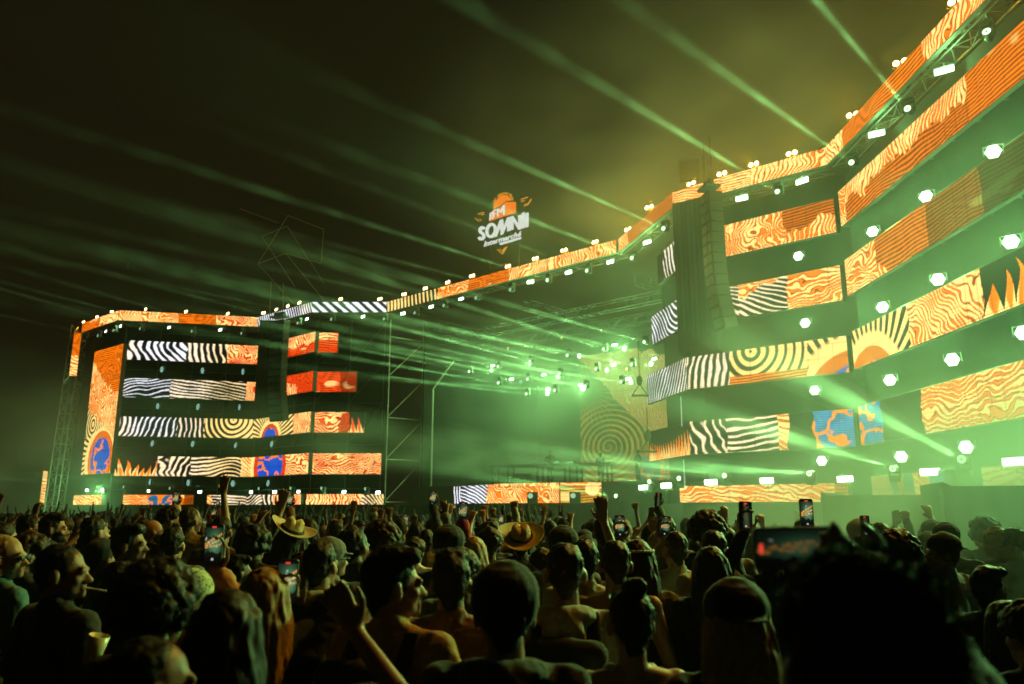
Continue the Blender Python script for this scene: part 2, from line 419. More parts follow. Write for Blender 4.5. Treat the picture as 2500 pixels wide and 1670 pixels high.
def screen(a, b, z0, z1, segs, label, x0=0.0, cell=.04, off=.0, wob=.12, group='LED ribbon screens', name='led_screen', glow=0):
    """flat LED panel between plan points a and b; segs = [(u0, u1, art)], x0 = running metres of the artwork"""
    a = np.array(a, float); b = np.array(b, float); d = b - a; L = float(np.linalg.norm(d)); d /= L
    n = np.array([-d[1], d[0]])
    if n @ (-(a + b)) < 0: n = -n
    a = a + n * off; b = b + n * off
    root = empty(name, (a[0], a[1], z0)); tag(root, label, 'LED screen', group)
    nx = max(3, int(L / cell)); nz = max(3, int((z1 - z0) / cell))
    u, v = np.meshgrid(np.linspace(0, 1, nx), np.linspace(0, 1, nz))
    X = x0 + u * L; Y = z0 + v * (z1 - z0); colr = np.zeros(u.shape + (3,)); colr[:] = OFF
    uu = u + wob / L * fbm(X * 2.2, Y * 2.2, 11)
    for s in segs:
        m = (uu >= (s[0] if s[0] > 0 else -9)) & (uu < (s[1] if s[1] < 1 else 9)); c = s[2](X, Y); colr[m] = c[m]
    tile = .93 + .12 * _h(np.floor(X / .5).astype(np.int64), np.floor(Y / .5).astype(np.int64), 77)
    seam = 1 - .35 * ((np.abs((X / .5) % 1 - .5) > .5 - .028) | (np.abs((Y / .5) % 1 - .5) > .5 - .028))
    colr *= (tile * seam)[..., None]
    P = np.zeros((nx * nz, 3)); P[:, 0] = (u * L).ravel() * d[0]; P[:, 1] = (u * L).ravel() * d[1]; P[:, 2] = (v * (z1 - z0)).ravel()
    P[:, :2] += n * .012
    idx = np.arange(nx * nz).reshape(nz, nx)
    Fc = np.stack([idx[:-1, :-1], idx[:-1, 1:], idx[1:, 1:], idx[1:, :-1]], -1).reshape(-1, 4)
    me = bpy.data.meshes.new('display'); me.from_pydata(P.tolist(), [], Fc.tolist())
    at = me.color_attributes.new('art', 'FLOAT_COLOR', 'POINT')
    at.data.foreach_set('color', np.concatenate([colr.reshape(-1, 3), np.ones((nx * nz, 1))], 1).astype(np.float32).ravel()); me.update()
    link('display', me, root, ART)
    g = Geo(); R = np.array([[d[0], -n[0], 0], [d[1], -n[1], 0], [0, 0, 1]])
    g.box((d[0] * L / 2 - n[0] * .07, d[1] * L / 2 - n[1] * .07, (z1 - z0) / 2), (L / 2 + .02, .07, (z1 - z0) / 2 + .02), R)
    if glow:
        al = bpy.data.lights.new('screen_glow', 'AREA'); al.shape = 'RECTANGLE'; al.size = L; al.size_y = z1 - z0; al.energy = glow * L * (z1 - z0); al.color = (1.0, .50, .14)
        ao = bpy.data.objects.new('screen_glow', al); COL.objects.link(ao); ao.parent = root; ao.location = (d[0] * L / 2 + n[0] * .05, d[1] * L / 2 + n[1] * .05, (z1 - z0) / 2)
        ao.rotation_euler = Vector((n[0], n[1], 0)).to_track_quat('-Z', 'Y').to_euler()
    m = max(1, int(L / 1.0))
    for k in range(m + 1):
        c = d * L * k / m - n * .2; g.box((c[0], c[1], (z1 - z0) / 2), (.03, .06, (z1 - z0) / 2 + .01), R)
    g.obj('casing', M_DARK, root)
    return root
RZ = [(11.42, 12.68), (8.95, 10.2), (6.45, 7.7), (3.95, 5.2), (2.16, 2.76)]    # rows: bottom, top
RN = ['top', 'second', 'third', 'fourth', 'lowest']
f_o = a_fire(1.6, 2); f_r = a_fire(1.6, 12, RED, k=2.4); ln_o = a_lines(9); ln_r = a_lines(9.5, 14, RED * 1.1, .4)
# fascia
FA = [
 ([(0, .5, ln_o), (.5, 1, a_fire(1.2, 21, ORANGE, 2.2, th=-.3))], 'orange and cream ribbon screen at the far left end of the fascia'),
 ([(0, .3, a_fire(.8, 22, ORANGE, 2.2, 1.5, .7, -.3)), (.3, .42, f_o), (.42, .7, ln_o), (.7, 1, a_fire(1.2, 24, RED, 2.6))], 'long orange ribbon screen of the fascia over the left wing'),
 ([(0, 1, a_zebra(62, 3.4, .2, .5, .7, 3, .1))], 'black and white striped ribbon screen above the left black tower'),
 ([(0, 1, a_chevron(17.4))], 'black and white chevron ribbon screen of the fascia'),
 ([(0, .27, a_zebra(88, 2.3, .1, .5, .1, 5, .1)), (.27, .42, a_fire(1.3, 25, ORANGE, 2.6)), (.42, .6, ln_o), (.6, 1, a_fire(1.0, 26, ORANGE, 2.0, 1.6, .8, -.35))], 'long ribbon screen of the fascia across the open portal, under the festival sign'),
 ([(0, .2, a_fire(1, 27, ORANGE, 1.6, th=-.3)), (.2, 1, a_dim(ln_o, .7))], 'dim orange ribbon screen of the fascia left of the right black tower'),
 ([(0, 1, a_fire(3.2, 28, ORANGE, .8))], 'short orange ribbon screen above the right black tower'),
 ([(0, .3, a_fire(3.5, 29, ORANGE, .8, th=-.3)), (.3, 1, a_fire(1.1, 30, ORANGE, 2.1, 1.5, .8, -.4))], 'bright cream and orange ribbon screen of the fascia right of the right black tower'),
 ([(0, .09, a_fire(1.2, 31, ORANGE, 2, th=-.4)), (.09, .42, ln_o), (.42, 1, a_fire(1.2, 32, ORANGE, 2.2, 1.2, .9, -.2))], 'steeply rising ribbon screen of the fascia at the right edge'),
]
run = 0.
for i, (sg, lb) in enumerate(FA):
    a, b = F[i], F[i + 1]; L = math.dist(a, b)
    if i == 4:
        k = 1 - .15 / L; b = (a[0] + (b[0] - a[0]) * k, a[1] + (b[1] - a[1]) * k)
    screen(a, b, ZF0, ZF1, sg, lb, run, .035 if i < 5 else .025)
    run += L
# left wing
A0, A1, A2, A3 = (-25.1, 49.95), (-17.1, 51.75), (-12.2, 47.35), (-12.1, 47.7)
LA = 8.2
Zb = lambda ang, **k: a_zebra(ang, **k)
rows_l = [
 ([(0, .45, Zb(60, f=2.0, white=.6, sd=41)), (.45, .76, Zb(84, f=2.0, white=.1, sd=42, bend=.2)), (.76, 1, f_r)], [(0, 1, a_edge(a_fire(.9, 43, RED, 2, 2.2, .7, -.35), ln_r, 12.0, 0, .2, 44))], [(0, 1, a_edge(a_fire(1.6, 45, RED, .7, .6, 1.2, -.3), ln_r, 12.25, -.05, .1, 46))], -10.86),
 ([(0, .35, Zb(12, f=3.0, white=.9, sd=51, duty=.38)), (.35, .92, Zb(4, f=3.6, white=.1, sd=52, duty=.42, bend=.15)), (.92, 1, f_r)], [(0, .25, a_fire(1.1, 57, RED, 2.2)), (.25, .75, a_edge(ln_r, a_fire(1.1, 53, RED, 2.4), 9.6, -.04, .3, 54)), (.75, 1, ln_r)], [(0, .6, ln_r), (.6, 1, a_dim(a_lines(9.5, 14, RED, .4), .45))], -9.6),
 ([(0, .42, Zb(118, f=2.3, white=.55, sd=61, duty=.42, bend=.5)), (.42, .62, Zb(90, f=2.5, white=.1, sd=62, bend=.1)), (.62, 1, a_rings(6.9, 7.62, 3.2))], [(0, .72, a_planet(8.2 + 2.1, 6.2, 1.05, 63, RED)), (.72, 1, a_fire(1.2, 64, RED, 2.2, th=-.3))], [(0, .5, a_fire(1.1, 65, RED, 2.2, th=-.25)), (.5, .7, a_dim(ln_r, .8)), (.7, 1, a_flame_up(1.5, 66, RED))], -9.03),
 ([(0, .3, a_flame_up(1.7, 71)), (.3, .55, Zb(80, f=2.0, white=.0, sd=72, w=.9, bend=.9)), (.55, .93, Zb(10, f=3.4, sd=73, duty=.45, bend=.3)), (.93, 1, a_fire(1, 74, ORANGE, 1, th=-.5))], [(0, .62, a_planet(8.2 + 2.3, 4.6, 1.9, 75, RED, False)), (.62, 1, a_fire(1.6, 76, RED, 1.8, .7, 1.3, -.25))], [(0, 1, a_fire(2.2, 77, RED, 1.6, .55, 1.4, -.1))], -7.9),
]
for r, (sa_, sb_, sc_, xe) in enumerate(rows_l):
    z0, z1 = RZ[r]
    dsc = [('diagonal black and cream stripes', 'red with cream spikes', 'red and cream lines'), ('flat white wavy lines on black', 'red with cream tendrils', 'dim red wavy lines'),
           ('slanting stripes and rings', 'red dome under black and cream rays', 'red and cream coils fading out'), ('cream flames and wavy stripes', 'blue planet with orange veins', 'red and cream tongues')][r]
    screen(A0, A1, z0, z1, sa_, 'left wing screen with %s, %s row' % (dsc[0], RN[r]), 0, .035, glow=GLOW * (r > 1))
    screen(A1, A2, z0, z1, sb_, 'angled left wing screen with %s, %s row' % (dsc[1], RN[r]), LA, .035)
    screen(A3, (xe, 47.7), z0, z1, sc_, 'inner left wing screen with %s, %s row' % (dsc[2], RN[r]), LA + 6.6, .035)
screen((-28.0, 51.65), (-24.75, 48.95), 4.08, 12.23, [(0, 1, a_edge(a_edge(a_edge(ln_o, a_fire(.9, 81, ORANGE, 2.6, 2.4, .8, -.2), 11.3, -.6, .5, 82), a_fire(.9, 81, ORANGE, 2.6, 2.4, .8, -.2), 9, 0, .1, 83), a_edge(a_rings(1.0, 7.3, 3.2, sq=1.2), a_planet(2.6, 5.0, 1.75, 84, ORANGE, True), 6.4, .25, .0, 85), 8.3, -.5, .3, 86))],
       'tall upright LED screen at the left end showing fire, rings and a blue planet', 0, .035, .1)
screen((-30.55, 53.2), (-30.2, 53.5), 10.9, 13.95, [(0, 1, a_edge(ln_o, a_fire(1, 87, ORANGE, 1.5, th=-.4), 12.4))], 'narrow orange LED strip running down the outer left corner', 0, .035)
screen((-31.45, 53.1), (-31.25, 53.3), 2.2, 4.4, [(0, 1, a_fire(1.2, 88, ORANGE, 1.4, 1, .6, -.4))], 'slim orange flame screen low beside the left lattice tower', 0, .035)
# lowest row left
screen((-28.6, 52.2), (-25.4, 49.55), RZ[4][0], RZ[4][1], [(0, 1, a_fire(1.6, 91, ORANGE, 1.6, th=-.2))], 'low orange ribbon screen at the far left behind raised hands', 0, .035, .1)
screen((-24.2, 49.75), (-20.2, 50.65), RZ[4][0], RZ[4][1], [(0, .35, a_fire(1.8, 92, ORANGE, 1.3)), (.35, .85, a_planet(2.2, 1.6, 1.6, 93, ORANGE, False, np.array([.01, .16, .35]))), (.85, 1, a_dim(ln_o, .4))], 'low ribbon screen with a blue and orange patch below the left wing', 0, .035, .3)
screen((-19.4, 50.85), (-17.1, 51.35), RZ[4][0], RZ[4][1], [(0, .12, a_fire(1, 94, ORANGE, 1)), (.12, 1, Zb(12, f=4.2, sd=95, duty=.5, bend=.3))], 'low ribbon screen of flat cream stripes below the left wing', 0, .035, .3)
screen((-16.9, 51.0), (-12.4, 47.15), RZ[4][0], RZ[4][1], [(0, .3, Zb(14, f=4, sd=96, bend=.5)), (.3, .5, Zb(78, f=1.6, sd=97)), (.5, 1, a_fire(1.3, 98, RED, 1.9, 1.2, .8, -.2))], 'low ribbon screen of stripes turning into red flames, under the left black tower', 0, .035, .1)
screen((-12.2, 47.2), (-7.6, 47.2), RZ[4][0], RZ[4][1], [(0, .7, a_fire(1.1, 99, RED, 1.9, 1.4, .7, -.25)), (.7, 1, Zb(18, f=3.6, sd=100, duty=.6))], 'low red and cream ribbon screen beside the portal scaffold', 0, .035, .0)
# right wing
R0a, R0b, R1b, R2b = (6.0, 34.4), (6.8, 30.0), (11.38, 26.0), (11.62, 10.5)
R2a = (11.33, 25.45)
rows_r = [
 ([(0, .25, a_off()), (.25, 1, Zb(75, f=2.4, sd=111, white=.2, bend=.4))], [(.32, .70, a_fire(1.4, 112, ORANGE, 2.6, 1.3, 1)), (.70, 1, a_edge(a_dim(ln_o, .6), a_fire(1, 114, ORANGE, 2, 1.5, .8), 11.62, .1, .3, 113))],
  [(0, .03, f_o), (.03, .5, a_edge(a_fire(.9, 115, ORANGE, 2, 1.6, .7, -.5), a_dim(ln_o, .75), 12.0, .0, .3, 116)), (.5, 1, ln_o)]),
 ([(0, 1, Zb(25, f=3.2, sd=121, white=.6, duty=.4, bend=.6))], [(.30, .38, Zb(8, f=4, sd=122, duty=.42)), (.38, .68, a_edge(a_fire(1.2, 125, ORANGE, 2.2, th=-.2), Zb(6, f=4.4, sd=123, duty=.42), 9.35, .35, .25, 124)), (.68, 1, a_fire(1.1, 125, ORANGE, 2.4, th=-.2))],
  [(0, .14, a_fire(1.1, 125, ORANGE, 2.4, th=-.2)), (.14, .34, a_edge(a_dim(ln_o, .8), a_fire(1, 126, ORANGE, 2.2, th=-.1), 9.6, -.25, .3, 127)), (.34, .5, a_dim(ln_o, .3)), (.5, 1, a_dim(ln_o, .06))]),
 ([(0, 1, Zb(118, f=2.9, sd=131, white=.5, duty=.42, bend=.3))], [(0, .3, Zb(96, f=2.9, sd=132, white=.1, duty=.5, bend=.15)), (.3, .78, a_edge(a_rings(7.05, 7.6, 3.1), a_lines(9, 134), 6.75, 0.0, .0, 135)), (.78, 1, a_planet(10.9, 5.2, 2.0, 136))],
  [(0, .24, a_planet(11.7, 5.2, 1.75, 136)), (.24, .47, a_fire(.9, 137, ORANGE, 2.2, th=-.35)), (.47, 1, a_flame_up(1.0, 138))]),
 ([(0, 1, a_flame_up(2.4, 141))], [(0, .25, Zb(84, f=2.4, sd=142, w=1., bend=.9, duty=.42)), (.25, .58, Zb(8, f=3.4, sd=143, duty=.45, bend=.3)), (.58, .64, a_fire(1, 144, ORANGE, 1, th=-.5)), (.64, .78, a_off()), (.78, 1, a_planet(10.3, 4.9, 1.6, 145, ORANGE, False, np.array([.01, .22, .55])))],
  [(0, .1, a_planet(11.7, 4.5, 1.5, 146, ORANGE, False, np.array([.01, .2, .5]))), (.1, .255, a_off()), (.255, 1, a_fire(1.5, 147, ORANGE, 1.8, .7, 1.1, -.1))]),
]
for r, (s0, s1, s2) in enumerate(rows_r):
    z0, z1 = RZ[r]
    dsc = [('slanting cream stripes', 'cream and orange coils', 'orange lines and flames running out of frame'), ('thin white wavy lines', 'flat lines meeting orange coils', 'orange coils dimming to black'),
           ('steep black and cream stripes', 'big concentric cream rings', 'cream arches over an orange dome'), ('cream flames on black', 'curving cream lines and a blue patch', 'orange and cream ripples')][r]
    e = {0: .80, 1: 1.0, 2: 1.0, 3: 1.0}[r]; st = {0: .42, 1: .2, 2: 0, 3: 0}[r]
    p = np.array(R0a) + (np.array(R0b) - np.array(R0a)) * st
    screen(p, R0b, z0, z1, s0, 'recessed right wing screen with %s, %s row' % (dsc[0], RN[r]), 0, .03)
    if r < 2:
        q = np.array(R0b) + (np.array(R1b) - np.array(R0b)) * (.275 if r == 0 else .29)
        sg = [((a - .29) / .71 if a > .3 else 0, (b - .29) / .71, c) for a, b, c in s1]
        screen(q, R1b, z0, z1, sg, 'right wing screen with %s, %s row' % (dsc[1], RN[r]), 4.4 + 1.7, .025, glow=GLOW)
    else:
        screen(R0b, R1b, z0, z1, s1, 'right wing screen with %s, %s row' % (dsc[1], RN[r]), 4.4, .025, glow=GLOW)
    screen(R2a, R2b, z0, z1, s2, 'outer right wing screen with %s, %s row' % (dsc[2], RN[r]), 10.6, .025, glow=GLOW)
screen((6.42, 30.2), (11.1, 26.15), RZ[4][0], RZ[4][1], [(0, .2, a_fire(1.4, 151, ORANGE, 1.5)), (.2, .93, a_fire(1.5, 152, ORANGE, 1.7, .7, 1.1)), (.93, 1, a_dim(ln_o, .7))], 'low orange ribbon screen along the foot of the right wing', 0, .025, .1)
screen((11.25, 24.6), (11.35, 20.6), RZ[4][0], RZ[4][1] + .15, [(0, .3, a_dim(a_planet(1.6, 1.0, 1.2, 153, ORANGE, False), .35)), (.3, .62, a_dim(a_planet(2.4, 3.2, 1.8, 154, ORANGE, False, np.array([.02, .25, .35])), .4)), (.62, .8, a_fire(1, 155, ORANGE, 1)), (.8, 1, a_dim(a_lines(9, 156, BLUE), .6))], 'low dim blue and orange ribbon screen behind the hoardings', 0, .025, .1)
screen((11.38, 19.0), (11.5, 12.0), RZ[4][0] + .2, RZ[4][1] + .15, [(0, 1, a_fire(1.4, 157, ORANGE, 1.3, .5, 1.2, -.3))], 'low cream ribbon screen at the right edge above the hoardings', 0, .025, .1)
# deck front
screen((-3.7, 46.0), (-.9, 41.0), 2.2, 3.15, [(0, .3, Zb(74, f=2.2, sd=161, white=.9)), (.3, .85, Zb(5, f=4.2, sd=162, white=.8, bend=.5)), (.85, 1, a_fire(1.3, 163))], 'curved end of the deck front screen, black and white waves', 0, .03, .0)
screen((-.9, 41.0), (2.3, 38.7), 2.2, 3.17, [(0, 1, a_fire(1.3, 164, ORANGE, 2.6))], 'deck front screen of cream and orange coils below the DJ', 0, .025, .0, glow=GLOW)
screen((2.35, 38.66), (6.2, 38.2), 2.2, 3.17, [(0, 1, lambda x, y: mixv(a_edge(a_fire(1.2, 168, ORANGE, .8, .5, 1.4, -.2), a_lines(8, 165, GOLD), 3.0, -.06, .0, 3)(x, y), CREAM * np.ones(x.shape + (3,)), sm(.36, .32, np.hypot(x - 1.55, y - 2.88)))) ], 'deck front screen of golden lines with a bright disc', 0, .025, .0)
# rear wall
bl = on_wall(1417, 1050, back(pL, 11.2), back(pR, 11.2)); br = (bl[0] + .742 * 8.2, bl[1] - .67 * 8.2)
def art_rear(x, y):
    one = np.ones(x.shape + (3,)); out = one * OFF
    f = a_fire(1.6, 171, GOLD, 2.0, .9, .9, .1)(x, y)
    lo = 11.9 - .95 * x + .35 * fbm(x * 1.4, x * 0 + 2, 5); hi = 12.3 - .12 * x + .7 * np.abs(N2(x * 1.9, x * 0 + 5, 6))
    an = np.arctan2(y - 9.6, x - .8); r2 = np.hypot(x - .8, y - 9.6); sp = np.abs((an * 16 / math.pi) % 1 - .5) * 2
    out = mixv(out, GOLD * .55 * one, sm(.4, .2, sp) * sm(2.6, 1.8, r2) * sm(.3, .8, r2))
    dx = (x - 2.3) * .8; r = np.hypot(dx, y - 5.9) + .18 * np.arctan2(y - 5.9, dx) / math.pi; sr = np.abs((r * 3.0) % 1 - .5) * 2
    out = mixv(out, GOLD * .95 * one, sm(.55, .35, sr + .25 * N2(x * .7, y * .7, 8)) * sm(3.4, 2.6, r) * (y < lo))
    out = mixv(out, f * .9, ((y > lo) & (y < hi)).astype(float))
    pl = a_planet(5.6, 4.0, 1.9, 173, GOLD, False, np.array([.08, .12, .2]))(x, y); rr = np.hypot(x - 5.6, y - 4.0)
    return mixv(pl * .8, out, sm(1.85, 1.95, rr)) * .42
screen(bl[:2], br, 3.6, 12.2, [(0, 1, art_rear)], 'golden fire and spiral video wall at the back of the stage', 0, .035, .0, wob=0)

# ------------------------------------------------------------------ lamps and fixtures
def lamp(kind, name, loc, energy, color, parent, **k):
    l = bpy.data.lights.new(name, kind); l.energy = energy; l.color = color; l.shadow_soft_size = k.get('size', .15)
    if kind == 'SPOT': l.spot_size = k['angle']; l.spot_blend = k.get('blend', .3)
    o = bpy.data.objects.new(name, l); COL.objects.link(o); o.location = loc; o.parent = parent
    if 'rot' in k: o.rotation_euler = k['rot']
    return o
STROT = math.atan2(STN[1], STN[0]) + math.pi / 2        # local -Y looks to the audience
def proto_strobe():
    r = empty('strobe_light'); g = Geo(); g.box((0, .09, 0), (.40, .07, .15)); g.box((0, .0, .16), (.41, .03, .012)); g.box((0, .0, -.16), (.41, .03, .012)); g.box((-.41, 0, 0), (.012, .03, .16)); g.box((.41, 0, 0), (.012, .03, .16))
    for k in range(6): g.box((-.3 + k * .12, .18, 0), (.01, .03, .12))
    a = g.obj('housing', M_HOUSING, r)
    g = Geo(); g.box((0, .0, 0), (.385, .012, .145)); b = g.obj('lamp_face', M_STROBE, r)
    g = Geo(); g.box((-.45, .08, .08), (.012, .02, .16)); g.box((.45, .08, .08), (.012, .02, .16)); g.box((0, .08, .25), (.46, .02, .012)); g.tube((0, .08, .26), (0, .08, .42), .025); c = g.obj('yoke', M_DARK, r)
    freeze(r, [a, b, c]); return r
def proto_hex(mat=None):
    r = empty('hexagonal_wash_light'); g = Geo(); n = 6
    V = []
    for y, rr in ((.02, .36), (.16, .33), (.26, .2)):
        V += [(rr * math.cos(math.pi / 3 * k), y, rr * math.sin(math.pi / 3 * k)) for k in range(6)]
    Fs = [tuple(range(6)), tuple(range(17, 11, -1))] + [(j * 6 + k, j * 6 + (k + 1) % 6, j * 6 + 6 + (k + 1) % 6, j * 6 + 6 + k) for j in range(2) for k in range(6)]
    g.add(V, Fs); a = g.obj('housing', M_HOUSING, r)
    g = Geo()
    for q in range(-3, 4):
        for s_ in range(-3, 4):
            if abs(q + s_) > 3: continue
            x = .1 * (q + s_ / 2); z = .0866 * s_
            th = [2 * math.pi * k / 8 for k in range(8)]
            V = [(x + .045 * math.cos(t), .008, z + .045 * math.sin(t)) for t in th] + [(x, -.008, z)]
            g.add(V, [(k, (k + 1) % 8, 8) for k in range(8)])
    # hexagon has points left and right
    b = g.obj('led_cells', mat or M_HEX, r)
    g = Geo(); g.box((-.4, .14, .1), (.012, .03, .22)); g.box((.4, .14, .1), (.012, .03, .22)); g.box((0, .14, .33), (.41, .03, .012)); g.tube((0, .14, .34), (0, .14, .46), .02); c = g.obj('yoke', M_DARK, r)
    freeze(r, [a, b, c]); return r
def proto_blinder():
    r = empty('blinder_lamp_pair'); out = []
    for sx in (-.2, .2):
        g = Geo(); g.tube((sx, .0, 0), (sx, .2, 0), .17, .11, 14); a = g.obj('lamp_can', M_HOUSING, r); out.append(a)
        g = Geo(); g.tube((sx, -.02, 0), (sx, .01, 0), .155, .155, 16); b = g.obj('lamp_face', M_BLIND, a); out.append(b)
    g = Geo(); g.box((0, .1, -.2), (.42, .025, .02)); g.box((-.41, .1, -.08), (.012, .025, .13)); g.box((.41, .1, -.08), (.012, .025, .13)); g.tube((0, .1, -.2), (0, .1, -.32), .03); out.append(g.obj('bracket', M_DARK, r))
    freeze(r, out); return r
def proto_mover(lens):
    r = empty('moving_head_beam_light')
    g = Geo(); g.tube((0, .0, 0), (0, .30, 0), .145, .15, 18); g.tube((0, .30, 0), (0, .44, 0), .15, .09, 18); g.tube((0, -.02, 0), (0, .0, 0), .15, .15, 18); a = g.obj('head', M_HOUSING, r)
    g = Geo(); g.tube((0, -.035, 0), (0, -.025, 0), .13, .13, 18); b = g.obj('lens', lens, a)
    g = Geo(); g.tube((0, -.045, 0), (0, -.036, 0), .035, .035, 10); b2 = g.obj('lens_hub', M_HOUSING, a)
    g = Geo(); g.box((-.2, .2, .1), (.03, .07, .2)); g.box((.2, .2, .1), (.03, .07, .2)); g.box((0, .2, .3), (.23, .08, .04)); c = g.obj('yoke', M_HOUSING, r)
    g = Geo(); g.box((0, .2, .42), (.19, .15, .08)); g.tube((0, .2, .5), (0, .2, .62), .02); d = g.obj('base', M_HOUSING, r)
    freeze(r, [a, b, b2, c, d]); return r
PROTO = dict(strobe=proto_strobe(), hex=proto_hex(), hexdim=proto_hex(M_HEXDIM), blind=proto_blinder(), mover=proto_mover(M_LENS), moverdim=proto_mover(M_LENSDIM))
used = set()
jit = random.Random(5)
def place(kind, loc, label, cat, group, rot=None, flip=False, scale=1.0):
    p = PROTO[kind]
    if kind in used: o = copy_tree(p)
    else: o = p; used.add(kind)
    o.location = loc; o.rotation_euler = rot if rot else (math.pi if flip else jit.uniform(-.1, .12), jit.uniform(-.04, .04), STROT + (math.pi if flip else 0) + jit.uniform(-.16, .16)); o.scale = (scale,) * 3
    tag(o, label, cat, group); return o
def put_lamp(o, loc, e, col, size=.16, name='lamp'):
    p = np.array(loc, float) + np.array([STN[0], STN[1], 0]) * .25
    l = lamp('POINT', name, tuple(p), e, col, None, size=size)
    return l
def lamp_child(root, e, col, size=.16):
    l = bpy.data.lights.new('bulb', 'POINT'); l.energy = e; l.color = col; l.shadow_soft_size = size
    o = bpy.data.objects.new('bulb', l); COL.objects.link(o); o.parent = root; o.location = (0, -.3, 0); return o

blinders = [(204, 786), (237, 774), (273, 760.5), (355.6, 755), (454, 761), (556, 766), (643.5, 764), (675, 755.5), (702.6, 747), (731, 739), (832, 730), (927.5, 730), (986.5, 718.5), (1038.5, 704),
            (1093, 689), (1152.5, 673.5), (1240, 650), (1307, 631), (1377, 611), (1453, 590.5), (1533, 560), (1585, 505.5), (1687.5, 448), (1762.5, 424), (1840, 401), (1933, 374), (2082, 280), (2198, 152), (2335, 2)]
for i, (x, y) in enumerate(blinders):
    p = at_z(x, y, 14.98)
    o = place('blind', tuple(p), '%s amber lamp pair from the left, unseen, added to light the crowd' % ordinal(i), 'stage light', 'amber lamp pairs on the fascia', scale=.58 if i > 2 else .5)
    k = .25 if i < 6 else (.5 if i < 12 else (1.0 if i < 16 else 2.3))
    if i % 2 == 0 or i > 13: lamp_child(o, P_BLIND * k, AMBER)
for k, y in enumerate((14.6, 12.2)):  # unseen pairs added past the last one, their spots aimed at the crowd
    o = place('blind', (11.75, y, 14.98), '%s amber lamp pair from the left, unseen, added to light the crowd' % ordinal(len(blinders) + k), 'stage light', 'amber lamp pairs on the fascia', scale=.58)
    l = lamp('SPOT', 'bulb', (11.5, y, 14.9), P_BLIND * 44, AMBER, None, size=.2, angle=math.radians(40), blend=.6, rot=(Vector((-4.0, 6.5, 1.2)) - Vector((11.5, y, 14.9))).to_track_quat('-Z', 'Y').to_euler())
    l.parent = o; l.matrix_parent_inverse = Matrix.LocRotScale(o.location, o.rotation_euler, o.scale).inverted()
strobes_top = [(258.5, 809), (294.5, 796.6), (413, 799.6), (538, 805.5), (702, 791), (749.5, 779), (886.5, 773), (984, 765.6), (1053, 749), (1126, 730), (1295, 688.5), (1388, 665), (1490, 639.5), (1580, 591.6),
               (1811, 484), (1958.5, 442), (2140, 327), (2305, 172)]
for i, (x, y) in enumerate(strobes_top):
    p = at_z(x, y, 13.45)
    o = place('strobe', tuple(p), '%s white strobe from the left hanging under the fascia ribbon' % ordinal(i), 'strobe light', 'strobes under the fascia', scale=.52 if i < 14 else .6)
    k = .12 if i < 6 else (.25 if i < 10 else .8)
    if i % 2 or i > 9: lamp_child(o, P_STROBE * k, GREEN)
walls_l = [(363, (-24.6, 49.4), (-17.0, 51.15)), (640, (-24.6, 49.4), (-17.0, 51.15)), (760, (-17.1, 51.2), (-12.3, 46.9)), (1000, (-12.1, 46.95), (-7.0, 46.95))]
def lw(x):
    if x < 262: return (-28.6, 52.0), (-24.7, 48.7)
    if x < 640: return (-25.1, 49.5), (-17.1, 51.3)
    if x < 756: return (-17.1, 51.3), (-12.2, 46.95)
    return (-12.1, 47.1), (-7.9, 47.1)
strobes_low = [(212.5, 1197), (250, 1196), (363, 1199), (488, 1201), (613, 1201.5), (670.6, 1201), (729, 1200.6), (840, 1201), (923, 1202.5)]
for i, (x, y) in enumerate(strobes_low):
    p = on_wall(x, y, *lw(x))
    o = place('strobe', tuple(p), '%s white strobe from the left standing along the foot of the left wing' % ordinal(i), 'strobe light', 'strobes at the foot of the stage', flip=True, scale=.55)
    if i % 3 == 1: lamp_child(o, P_STROBE * (2.4 if i == 1 else .2), GREEN)
strobes_lowr = [(1572, 1190, 33.5), (1626.5, 1185.4, 30.6), (1735.5, 1177.3, 28.8), (1872, 1173.5, 27.0), (2063, 1169.6, 25.2), (2270, 1152.6, 21.0), (2477.5, 1127, 17.4)]
for i, (x, y, d) in enumerate(strobes_lowr):
    p = at_y(x, y, d)
    o = place('strobe', tuple(p), '%s white strobe from the left standing along the foot of the right wing' % ordinal(i), 'strobe light', 'strobes at the foot of the stage', flip=True, scale=.62)
    lamp_child(o, P_STROBE * .5, GREEN)
hex_l = [(394.7, 902), (494, 905), (592.6, 907.4), (384.7, 991.7), (482.8, 993), (584, 994), (371.3, 1082.6), (470, 1084), (574.6, 1087), (663, 1083.8), (365.5, 1176.7), (459, 1178.6), (568, 1180.7), (654, 1179.8)]
for i, (x, y) in enumerate(hex_l):
    p = on_wall(x, y, *lw(x)); row = 0 if i < 3 else 1 if i < 6 else 2 if i < 10 else 3; k = i - (0, 3, 6, 10)[row]
    o = place('hexdim', tuple(p), '%s dim hexagonal light of the left wing, between its %s and %s rows' % (ORD[k], RN[row], RN[row + 1]), 'wash light', 'dim hexagonal lights of the left wing', scale=.62)
hex_r = [(2424.5, 370, 2, 0), (2260, 479, 2, 0), (2130, 565, 2, 0), (1948.6, 625, 1, 0), (2468, 590, 2, 1), (2290, 682, 2, 1), (2154, 750, 2, 1), (1965.5, 788.4, 1, 1), (2499, 812, 2, 2), (2324.5, 878, 2, 2), (2172.5, 928, 2, 2), (1988.5, 953, 1, 2),
         (2358, 1092, 2, 3), (2200, 1115, 2, 3), (2006, 1125, 1, 3)]
cnt = {}
